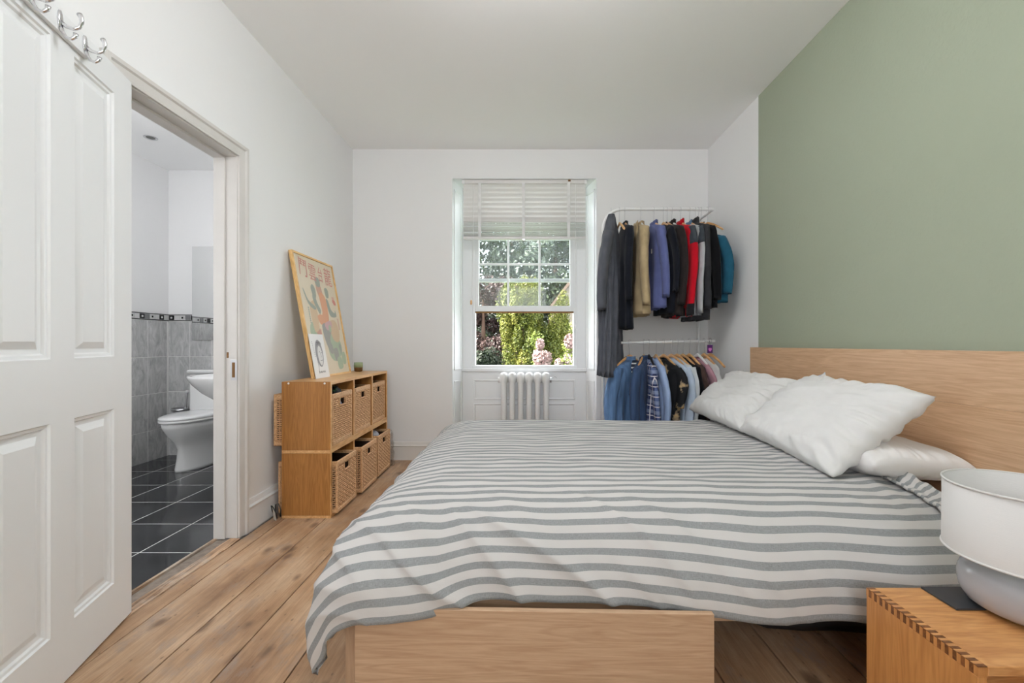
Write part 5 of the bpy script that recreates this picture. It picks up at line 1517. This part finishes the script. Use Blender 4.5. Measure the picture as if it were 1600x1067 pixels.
    if collar > 0:
        mb = MB(); mb.smooth = True
        cr_ = []
        for k, (zz, ww, tt) in enumerate(((-0.085, 0.080, 0.70), (-0.070, 0.058, 0.62), (-0.066 + collar * 0.5, 0.050, 0.56), (-0.066 + collar, 0.050, 0.58), (-0.066 + collar - 0.004, 0.043, 0.48), (-0.075, 0.040, 0.4))):
            cr_.append([(T * tt * math.sin(2 * PI * i / 20) * 1.02 + 0.003 * math.sin(3 * i), ww * math.cos(2 * PI * i / 20), zz - (0.02 if k in (2, 3, 4) else 0) * max(0, math.sin(2 * PI * i / 20 + PI))) for i in range(20)])
        mb.loft(cr_, False, False)
        mb.build('collar', mats.get('collar', mats['body']), g)
    if hood:
        mb = MB(); mb.smooth = True
        rs_ = []
        for k in range(9):
            v = k / 8
            w_ = 0.075 + 0.055 * math.sin(v * PI); zz = -0.045 - 0.17 * v
            rs_.append([(-T * 0.45 - (0.022 + 0.018 * math.sin(v * PI)) * (0.5 + 0.5 * math.sin(2 * PI * i / 20)), w_ * math.cos(2 * PI * i / 20), zz + 0.012 * math.sin(4 * PI * i / 20)) for i in range(20)])
        mb.loft(rs_)
        mb.build('hood', mats.get('collar', mats['body']), g)
    return g

CL = {k: cloth(k + '_cloth', lin(*c), var=v_, streak='denim' in k) for k, c, v_ in (
    ('charcoal', (88, 90, 98), 0.15), ('ink', (24, 27, 36), 0.2), ('tan', (176, 156, 122), 0.12), ('periwinkle', (94, 102, 150), 0.12), ('espresso', (44, 38, 38), 0.2),
    ('scarlet', (196, 18, 38), 0.08), ('offblack', (34, 34, 38), 0.2), ('silver', (176, 178, 182), 0.1), ('slate', (66, 72, 80), 0.15), ('graphite', (52, 52, 56), 0.2), ('teal', (36, 88, 112), 0.18),
    ('denim', (88, 116, 154), 0.45), ('dark_denim', (58, 76, 108), 0.35), ('sky', (156, 176, 212), 0.08), ('pale', (190, 204, 224), 0.06), ('mist', (200, 204, 208), 0.06), ('jet', (18, 18, 22), 0.2),
    ('blush', (176, 134, 146), 0.1), ('white', (214, 214, 214), 0.04), ('brown', (70, 54, 50), 0.2), ('steel_blue', (92, 122, 152), 0.1))}
def mat_plaid():
    m, nt, b = nmat('navy_plaid_cloth'); L = nt.links.new
    tc = N(nt, 'ShaderNodeTexCoord'); sp = N(nt, 'ShaderNodeSeparateXYZ'); L(tc.outputs['Object'], sp.inputs[0])
    prev = None
    col = None
    def band(ax, per, duty, ph):
        d = N(nt, 'ShaderNodeMath', operation='MULTIPLY_ADD'); d.inputs[1].default_value = 1 / per; d.inputs[2].default_value = ph; L(sp.outputs[ax], d.inputs[0])
        f = N(nt, 'ShaderNodeMath', operation='FRACT'); L(d.outputs[0], f.inputs[0])
        l = N(nt, 'ShaderNodeMath', operation='LESS_THAN'); l.inputs[1].default_value = duty; L(f.outputs[0], l.inputs[0])
        return l.outputs[0]
    def mix(c1, c2, fac, k):
        mx = N(nt, 'ShaderNodeMixRGB'); s = N(nt, 'ShaderNodeMath', operation='MULTIPLY'); s.inputs[1].default_value = k; L(fac, s.inputs[0]); L(s.outputs[0], mx.inputs['Fac'])
        if isinstance(c1, tuple): mx.inputs['Color1'].default_value = c1
        else: L(c1, mx.inputs['Color1'])
        mx.inputs['Color2'].default_value = c2
        return mx.outputs['Color']
    c = mix(lin(40, 50, 92), lin(96, 112, 156), band('Y', 0.075, 0.45, 0.1), 0.7)
    c = mix(c, lin(150, 162, 192), band('Z', 0.075, 0.35, 0.2), 0.55)
    c = mix(c, lin(226, 222, 226), band('Y', 0.075, 0.10, 0.4), 0.8)
    c = mix(c, lin(226, 222, 226), band('Z', 0.075, 0.10, 0.5), 0.8)
    L(c, b.inputs['Base Color']); b.inputs['Roughness'].default_value = 0.9
    return m
def mat_floral():
    m, nt, b = nmat('black_floral_cloth'); L = nt.links.new
    tc = N(nt, 'ShaderNodeTexCoord'); mp = N(nt, 'ShaderNodeMapping'); mp.inputs['Scale'].default_value = (2, 8.5, 7.5); L(tc.outputs['Object'], mp.inputs['Vector'])
    wob = N(nt, 'ShaderNodeTexNoise'); wob.inputs['Scale'].default_value = 30; wob.inputs['Detail'].default_value = 3; L(tc.outputs['Object'], wob.inputs['Vector'])
    vo = N(nt, 'ShaderNodeTexVoronoi'); vo.inputs['Scale'].default_value = 1.0; L(mp.outputs[0], vo.inputs['Vector'])
    a = N(nt, 'ShaderNodeMath', operation='MULTIPLY_ADD'); a.inputs[1].default_value = 0.75; L(wob.outputs['Fac'], a.inputs[0]); L(vo.outputs['Distance'], a.inputs[2])
    cr = N(nt, 'ShaderNodeValToRGB'); e = cr.color_ramp.elements; cr.color_ramp.interpolation = 'LINEAR'
    e[0].position = 0.52; e[0].color = lin(222, 186, 130); e[1].position = 0.72; e[1].color = lin(14, 15, 20); x_ = e.new(0.66); x_.color = lin(150, 132, 108)
    L(a.outputs[0], cr.inputs['Fac']); L(cr.outputs['Color'], b.inputs['Base Color']); b.inputs['Roughness'].default_value = 0.8
    return m
CL['plaid'] = mat_plaid(); CL['floral'] = mat_floral()
def mat_hoops():
    m, nt, b = nmat('navy_white_hoops_cloth'); L = nt.links.new
    tc = N(nt, 'ShaderNodeTexCoord'); sp = N(nt, 'ShaderNodeSeparateXYZ'); L(tc.outputs['Object'], sp.inputs[0])
    d = N(nt, 'ShaderNodeMath', operation='MULTIPLY'); d.inputs[1].default_value = 1 / 0.032; L(sp.outputs['Z'], d.inputs[0])
    f = N(nt, 'ShaderNodeMath', operation='FRACT'); L(d.outputs[0], f.inputs[0])
    l = N(nt, 'ShaderNodeMath', operation='LESS_THAN'); l.inputs[1].default_value = 0.3; L(f.outputs[0], l.inputs[0])
    mx = N(nt, 'ShaderNodeMixRGB'); mx.inputs['Color1'].default_value = lin(34, 40, 58); mx.inputs['Color2'].default_value = lin(220, 220, 222); L(l.outputs[0], mx.inputs['Fac'])
    L(mx.outputs['Color'], b.inputs['Base Color']); b.inputs['Roughness'].default_value = 0.9
    return m
CL['hoops'] = mat_hoops()

D = math.radians
U_, LO = RZ1, RZ2
# -------- upper rail
garment('long_coat', 'long charcoal coat hanging at the window end of the upper rail', 'coat', rx(955), U_ + 0.075, D(-26), 1.34, {'body': CL['charcoal']}, W=0.165, T=0.060, sleeve=0.62, seed=1, flare=1.50, collar=0.0, fold=0.012, pleats=17, sl_out=0.085, sr=0.075, kf=62, sl_z=-0.22, lv=[(-0.050, 0.030, 0.45), (-0.075, 0.045, 0.55), (-0.12, 0.078, 0.65), (-0.17, 0.120, 0.75), (-0.22, 0.160, 0.85), (-0.28, 0.195, 0.95), (-0.34, 0.213, 1.0)])
garment('navy_jacket', 'ink-dark jacket hanging between the charcoal coat and the tan jacket', 'jacket', rx(976), U_, D(-4), 0.90, {'body': CL['ink']}, T=0.045, seed=2, collar=0.03)
garment('tan_jacket', 'tan canvas jacket with folded hood on the upper rail', 'jacket', rx(1000.5), U_, D(-6), 0.79, {'body': CL['tan']}, T=0.052, sleeve=0.60, seed=3, hood=True, collar=0.03, fold=0.010)
bj = garment('blue_jacket', 'periwinkle blue work jacket with small white tag on the upper rail', 'jacket', rx(1021.5), U_, D(3), 0.74, {'body': CL['periwinkle']}, T=0.046, sleeve=0.54, seed=4, collar=0.04, fold=0.014)
MB().box(-0.055, -0.053, -0.112, -0.094, -0.31, -0.275).build('white_tag', CL['white'], bj)
garment('navy_shirt', 'very dark navy shirt just behind the periwinkle jacket', 'shirt', rx(1037.5), U_, D(2), 0.78, {'body': CL['ink']}, T=0.030, sleeve=0.5, seed=5, collar=0.02)
garment('brown_jacket', 'dark brown jacket hanging beside the red jacket', 'jacket', rx(1049.5), U_, D(0), 0.80, {'body': CL['espresso']}, T=0.048, sleeve=0.60, seed=6, collar=0.045)
garment('red_jacket', 'bright red fleece jacket with dark shoulders and cuffs', 'jacket', rx(1063), U_, D(3), 0.80, {'body': CL['scarlet'], 'shoulder': CL['slate'], 'cuff': CL['offblack'], 'hem': CL['offblack']}, T=0.040, sleeve=0.67, seed=7, collar=0.05, sl_out=0.02)
garment('raglan_top', 'light grey raglan top with slate shoulders', 'top', rx(1076), U_, D(2), 0.80, {'body': CL['silver'], 'shoulder': CL['slate'], 'collar': CL['steel_blue']}, T=0.028, sleeve=0.66, seed=8, collar=0.04)
garment('black_jacket', 'graphite jacket hanging between the grey raglan top and teal shirt', 'jacket', rx(1085.5), U_ + 0.012, D(1), 0.84, {'body': CL['graphite']}, T=0.046, sleeve=0.64, seed=9, collar=0.05)
garment('black_shirt', 'black shirt half hidden behind the graphite jacket', 'shirt', rx(1095), U_, D(6), 0.74, {'body': CL['jet']}, T=0.034, sleeve=0.56, seed=10, collar=0.02)
garment('teal_shirt', 'teal blue shirt hanging at the wall end of the upper rail', 'shirt', rx(1104), U_ - 0.075, D(14), 0.62, {'body': CL['teal']}, T=0.052, sleeve=0.44, seed=11, collar=0.02, fold=0.016)
for px, kd, wh, yw in ((955, 'white', 'inside the long charcoal coat', -24), (967.5, 'wood', 'left of the ink-dark jacket, bare on the upper rail', 0), (976, 'wood', 'under the collar of the ink-dark jacket', -4), (1001, 'white', 'under the tan jacket', -6),
                       (1021.5, 'wood', 'under the periwinkle jacket', 3), (1036, 'wood', 'under the dark navy shirt', 2), (1042, 'wood', 'bare, left of the dark brown jacket', 0), (1049.5, 'white', 'under the dark brown jacket', 0),
                       (1063, 'wood', 'under the red jacket', 3), (1077, 'wood', 'under the light grey raglan top', 2), (1086, 'white', 'under the graphite jacket', 1), (1091, 'wood', 'bare, right of the graphite jacket', 0), (1095, 'wood', 'under the half hidden black shirt', 6), (1105, 'wood', 'under the teal shirt', 14)):
    hg = hanger(rx(px), U_, D(yw), kd, wh)
    if px == 955: hg.scale = (0.8, 0.35, 0.9)

# -------- lower rail
def lz(px): return RZ2 + 0.0085 + (px - 942) / 170 * 0.017 - 0.005
lower = [
    ('denim_shirt', 'light denim shirt open over a striped tee, first on the lower rail', 'shirt', 984, -52, 0.74, {'body': CL['denim']}, dict(T=0.075, sleeve=0.56, seed=21, fold=0.020, collar=0.03, W=0.20)),
    ('dark_denim_jacket', 'dark denim jacket right of the open light denim shirt', 'jacket', 1006, -30, 0.74, {'body': CL['dark_denim']}, dict(T=0.055, sleeve=0.56, seed=22, fold=0.018, collar=0.035)),
    ('plaid_shirt', 'navy plaid shirt on the lower rail', 'shirt', 1014, -3, 0.74, {'body': CL['plaid']}, dict(T=0.040, sleeve=0.56, seed=23, collar=0.02)),
    ('blue_shirt', 'sky blue shirt between the plaid shirt and the black flowered shirt', 'shirt', 1024, 2, 0.74, {'body': CL['sky']}, dict(T=0.036, sleeve=0.5, seed=24, collar=0.02)),
    ('flowered_shirt', 'black shirt with golden flower print on the lower rail', 'shirt', 1037, 14, 0.74, {'body': CL['floral']}, dict(T=0.045, sleeve=0.30, seed=25, collar=0.02, fold=0.008, sr=0.07)),
    ('pale_blue_shirt', 'pale blue shirt right of the black flowered shirt', 'shirt', 1049, 16, 0.74, {'body': CL['pale']}, dict(T=0.036, sleeve=0.52, seed=26, collar=0.02)),
    ('grey_shirt', 'misty grey shirt pressed against the pale blue shirt', 'shirt', 1058, 14, 0.74, {'body': CL['mist']}, dict(T=0.026, sleeve=0.52, seed=27, collar=0.02)),
    ('black_blouse', 'black blouse right of the misty grey shirt on the lower rail', 'shirt', 1067, 12, 0.74, {'body': CL['jet']}, dict(T=0.040, sleeve=0.54, seed=28, collar=0.02)),
    ('brown_blouse', 'dark brown blouse between the black and pink tops', 'shirt', 1077, 8, 0.6, {'body': CL['brown']}, dict(T=0.034, sleeve=0.4, seed=29, collar=0.02)),
    ('pink_blouse', 'dusty pink blouse near the wall end of the lower rail', 'shirt', 1090, 4, 0.30, {'body': CL['blush']}, dict(T=0.030, sleeve=0.26, seed=30, collar=0.02)),
    ('white_shirt', 'white shirt at the wall end of the lower rail', 'shirt', 1100, 6, 0.29, {'body': CL['white']}, dict(T=0.030, sleeve=0.0, seed=31, flare=1.35, collar=0.0)),
]
for nm, lb, ct, px, yw, ln, mt_, kw in lower:
    garment(nm, lb, ct, rx(px), lz(px), D(yw), ln, mt_, row='lower', **kw)
# striped tee inside the open denim shirt: shown at the neck
tee = garment('striped_tee', 'navy tee with white hoops at the neck of the denim shirt', 'top', rx(984) + 0.022, lz(984), D(-52), 0.34, {'body': CL['hoops']}, T=0.056, sleeve=0.0, seed=40, W=0.085, collar=0.0, row='lower', fold=0.004)
tee.location.y -= 0.028
for px, kd, wh, yw in ((984, 'wood', 'inside the light denim shirt', -52), (1006, 'wood', 'under the dark denim jacket', -30), (1014, 'black', 'under the plaid shirt', -3), (1025, 'wood', 'under the sky blue shirt', 2), (1037, 'wood', 'under the black flowered shirt', 14), (1049, 'wood', 'under the pale blue shirt', 16),
                       (1058, 'wood', 'under the misty grey shirt', 14), (1067, 'wood', 'under the black blouse', 12), (1077, 'wood', 'under the dark brown blouse', 8), (1090, 'white', 'under the dusty pink blouse', 4), (1100, 'wood', 'under the white shirt', 6), (1110, 'wood', 'empty at the wall end of the lower rail', 10)):
    hanger(rx(px), lz(px), D(yw), kd, wh)
# purple tag hooked over the lower rail
pt = thing('purple_tag', 'purple scented tag hanging from the lower rail by the wall', 'tag', (rx(1107.5), RY - 0.02, RZ2))
MB().box(-0.022, 0.022, -0.004, 0.0, -0.085, -0.018, 0.002).build('card', plain('purple_card', lin(78, 24, 96), 0.4), pt)
mb = MB(); mb.add([(0.013 * math.cos(t), -0.0045, -0.055 + 0.014 * math.sin(t) * (1 + 0.3 * math.sin(3 * t))) for t in [2 * PI * i / 18 for i in range(18)]], [tuple(range(18))]); mb.build('printed_motif', plain('pink_print', lin(214, 120, 196), 0.5), pt)
mb = MB(); mb.tube(arc((0, 0.018, 0.0), 0.0165, PI, -0.2, (0, 1, 0), (0, 0, 1), 8), 0.0015, 6); mb.tube([(0, 0.0015, 0), (0, -0.001, -0.02)], 0.0015, 6); mb.build('hook', M['black'], pt)

# white storage box on the floor under the rail
wbx = thing('white_box', 'white storage box standing under the wall end of the clothes', 'box', (1.525, 3.30, 0))
MB().box(-0.10, 0.09, -0.12, 0.12, 0, 0.68, 0.004).build('body', M['whitemetal'], wbx)
MB().box(-0.104, 0.094, -0.124, 0.124, 0.68, 0.705, 0.003).build('lid', M['whitemetal'], wbx)

# ================================================================== GARDEN OUTSIDE
GZ = -3.0
gd = MB().box(-14, 14, 4.9, 30, GZ - 0.2, GZ).build('ground_outside', plain('lawn', lin(70, 90, 40), 0.95, var=0.3, vscale=2))
tag(gd, 'lawn outside the window', None, None, 'structure')
def leaf_mat(name, c1, c2, c3, rough=0.55):
    m, nt, b = nmat(name); L = nt.links.new
    at = N(nt, 'ShaderNodeAttribute'); at.attribute_name = 'tint'
    cr = N(nt, 'ShaderNodeValToRGB'); e = cr.color_ramp.elements
    e[0].position = 0.0; e[0].color = c1; e[1].position = 1.0; e[1].color = c3; x = e.new(0.5); x.color = c2
    L(at.outputs['Fac'], cr.inputs['Fac']); L(cr.outputs['Color'], b.inputs['Base Color'])
    b.inputs['Roughness'].default_value = rough
    b.inputs['Specular IOR Level'].default_value = 0.2
    tl_ = N(nt, 'ShaderNodeBsdfTranslucent'); L(cr.outputs['Color'], tl_.inputs['Color'])
    mx = N(nt, 'ShaderNodeMixShader'); mx.inputs[0].default_value = 0.12
    L(b.outputs[0], mx.inputs[1]); L(tl_.outputs[0], mx.inputs[2]); L(mx.outputs[0], nt.nodes['Material Output'].inputs['Surface'])
    return m
rng = np.random.default_rng(4)
def leaves(name, centers, radii, count, size, mat, parent, up=0.3, aspect=0.5):
    """leaf blades scattered over the shells of many ellipsoid clumps"""
    K = len(centers)
    ci = rng.integers(0, K, count)
    d = rng.normal(size=(count, 3)); d /= np.linalg.norm(d, axis=1)[:, None]
    rr_ = 0.6 + 0.45 * rng.random(count) ** 0.5
    P = centers[ci] + d * radii[ci] * rr_[:, None]
    nrm = d + rng.normal(size=(count, 3)) * 0.55 + np.array([0, 0, up]); nrm /= np.linalg.norm(nrm, axis=1)[:, None]
    ax = np.cross(nrm, rng.normal(size=(count, 3))); ax /= np.linalg.norm(ax, axis=1)[:, None]
    ax[:, 2] += up; ax /= np.linalg.norm(ax, axis=1)[:, None]
    bx__ = np.cross(nrm, ax); bx__ /= np.linalg.norm(bx__, axis=1)[:, None]
    s = size * (0.6 + 0.8 * rng.random(count))[:, None]
    V = np.stack([P - ax * s, P + bx__ * s * aspect, P + ax * s, P - bx__ * s * aspect], axis=1).reshape(-1, 3)
    F_ = np.arange(count * 4).reshape(-1, 4)
    me = bpy.data.meshes.new(name)
    me.vertices.add(count * 4); me.vertices.foreach_set('co', V.ravel().astype(np.float32))
    me.loops.add(count * 4); me.loops.foreach_set('vertex_index', F_.ravel().astype(np.int32))
    me.polygons.add(count); me.polygons.foreach_set('loop_start', (np.arange(count) * 4).astype(np.int32)); me.polygons.foreach_set('loop_total', np.full(count, 4, dtype=np.int32))
    me.update(calc_edges=True)
    ctint = rng.random(K)
    tint = np.clip(0.55 * ctint[ci] + 0.45 * rng.random(count), 0, 1)
    a = me.attributes.new('tint', 'FLOAT', 'POINT'); a.data.foreach_set('value', np.repeat(tint, 4).astype(np.float32))
    me.materials.append(mat)
    o = link(name, me, parent); o['kind'] = 'stuff'
    return o
bark = plain('bark', lin(84, 64, 52), 0.9, bump=0.5, bscale=20)
def tree(name, label, cat, loc, spread, zlo, zhi, nclump, crad, count, size, mat, up=0.3, aspect=0.5, trunk=0.12, flower=None, group='trees and shrubs in the garden', shape=1.0):
    t_ = thing(name, label, cat, (loc[0], loc[1], GZ), 0, group)
    u = rng.random((nclump, 3))
    ang_ = u[:, 0] * 2 * np.pi; h_ = u[:, 2]
    r_ = np.sqrt(u[:, 1]) * spread * (1 - shape * 0.75 * h_)
    cen = np.stack([np.cos(ang_) * r_, np.sin(ang_) * r_, zlo + (zhi - zlo) * h_], axis=1)
    rad_ = np.array(crad)[None, :] * (0.7 + 0.6 * rng.random((nclump, 1)))
    leaves('foliage', cen, rad_, count, size, mat, t_, up, aspect)
    mb = MB(); mb.smooth = True
    mb.tube([(0, 0, 0), (0.05, 0, zlo), (0.0, 0.05, (zlo + zhi) / 2), (0, 0, zhi * 0.92)], [trunk, trunk * 0.8, trunk * 0.5, trunk * 0.15], 8); mb.build('trunk', bark, t_)
    if flower is not None:
        fm, fc, fs = flower
        sel = rng.choice(nclump, max(3, nclump // 2), replace=False)
        leaves('blossom', cen[sel] + np.array([0, -0.12, 0.08]), rad_[sel] * 0.9, fc, fs, fm, t_, 0.1, 0.8)
    return t_
lm_gold = leaf_mat('golden_conifer_leaf', lin(32, 46, 14), lin(78, 84, 26), lin(115, 113, 53))
lm_dark = leaf_mat('dark_shrub_leaf', lin(12, 19, 12), lin(28, 38, 23), lin(58, 64, 49))
lm_plum = leaf_mat('plum_leaf', lin(34, 24, 25), lin(67, 52, 50), lin(95, 85, 79))
lm_mid = leaf_mat('mid_green_leaf', lin(23, 34, 21), lin(48, 60, 39), lin(85, 95, 67))
lm_lime = leaf_mat('lime_leaf', lin(53, 68, 22), lin(94, 106, 46), lin(124, 127, 78))
lm_far = leaf_mat('grey_green_leaf', lin(33, 40, 36), lin(61, 70, 61), lin(97, 101, 89))
fl_pink = leaf_mat('pink_blossom', lin(126, 100, 98), lin(136, 119, 115), lin(141, 132, 127))
def gx(px, Y): return (px - 818) * Y / F
tree('golden_conifer', 'golden green conifer filling the middle of the open window', 'tree', (gx(816, 8.2), 8.2), 0.72, 1.2, 5.1, 70, (0.12, 0.12, 0.30), 42000, 0.026, lm_gold, up=0.9, aspect=0.35, shape=0.75)
tree('golden_conifer', 'lime green conifer right of the golden one', 'tree', (gx(858, 8.6), 8.6), 0.60, 1.2, 4.9, 55, (0.12, 0.12, 0.28), 32000, 0.026, lm_gold, up=0.9, aspect=0.35, shape=0.6)
tree('lime_shrub', 'bright lime leaved shrub behind the pink blossom', 'shrub', (gx(884, 9.4), 9.4), 0.65, 1.8, 4.5, 50, (0.2, 0.2, 0.22), 16000, 0.036, lm_lime, shape=0.3)
tree('dark_shrub', 'dark leaved shrub at the lower left of the window view', 'shrub', (gx(764, 7.2), 7.2), 0.42, 1.4, 4.0, 60, (0.15, 0.15, 0.16), 16000, 0.032, lm_dark, shape=0.2)
tree('plum_tree', 'purple leaved plum tree at the upper left of the window view', 'tree', (gx(755, 10.5), 10.5), 1.0, 2.6, 5.6, 70, (0.24, 0.24, 0.24), 22000, 0.040, lm_plum, shape=0.1)
tree('blossom_shrub', 'pink blossoming shrub left of its twin in the window view', 'shrub', (gx(848, 7.0), 7.0), 0.15, 2.7, 4.36, 20, (0.10, 0.10, 0.13), 2600, 0.026, lm_lime, flower=(fl_pink, 3800, 0.022), shape=0.2, trunk=0.05)
tree('blossom_shrub', 'pink blossoming shrub at the lower right window corner', 'shrub', (gx(884, 6.6), 6.6), 0.17, 2.6, 4.12, 26, (0.10, 0.10, 0.13), 3000, 0.026, lm_lime, flower=(fl_pink, 5600, 0.022), shape=0.2, trunk=0.05)
tree('tall_tree', 'tall grey green tree behind the conifers', 'tree', (gx(800, 13.5), 13.5), 2.6, 3.2, 9.5, 150, (0.5, 0.5, 0.45), 34000, 0.060, lm_far, shape=0.15)
tree('tall_tree', 'tall mid green tree behind the conifers on the right', 'tree', (gx(868, 12.6), 12.6), 1.7, 3.0, 9.0, 110, (0.42, 0.42, 0.42), 28000, 0.055, lm_mid, shape=0.15)
tree('tall_tree', 'tall dark green tree on the far left behind the plum tree', 'tree', (gx(735, 14.5), 14.5), 2.2, 3.0, 8.0, 90, (0.5, 0.5, 0.5), 22000, 0.062, lm_mid, shape=0.1)
# neighbouring gabled house at the right edge
hs = thing('neighbour_house', 'cream gabled house with dark roof beyond the trees', 'house', (gx(901, 10.4), 10.4, GZ))
hw = 0.55
MB().box(-hw, hw, 0, 1.2, 0, 4.95).build('wall', plain('cream_render', lin(110, 102, 92), 0.8), hs)
MB().prism([(-hw, 0, 4.95), (hw, 0, 4.95), (0, 0, 5.65)], (0, 1.2, 0)).build('gable', plain('cream_gable', lin(110, 102, 92), 0.8), hs)
rfm = plain('brown_roof', lin(86, 70, 60), 0.9)
for sg in (-1, 1):
    MB().prism([(sg * (hw + 0.08), -0.1, 4.86), (0, -0.1, 5.66), (0, -0.1, 5.78), (sg * (hw + 0.14), -0.1, 4.88)], (0, 1.4, 0)).build('roof_slope', rfm, hs)
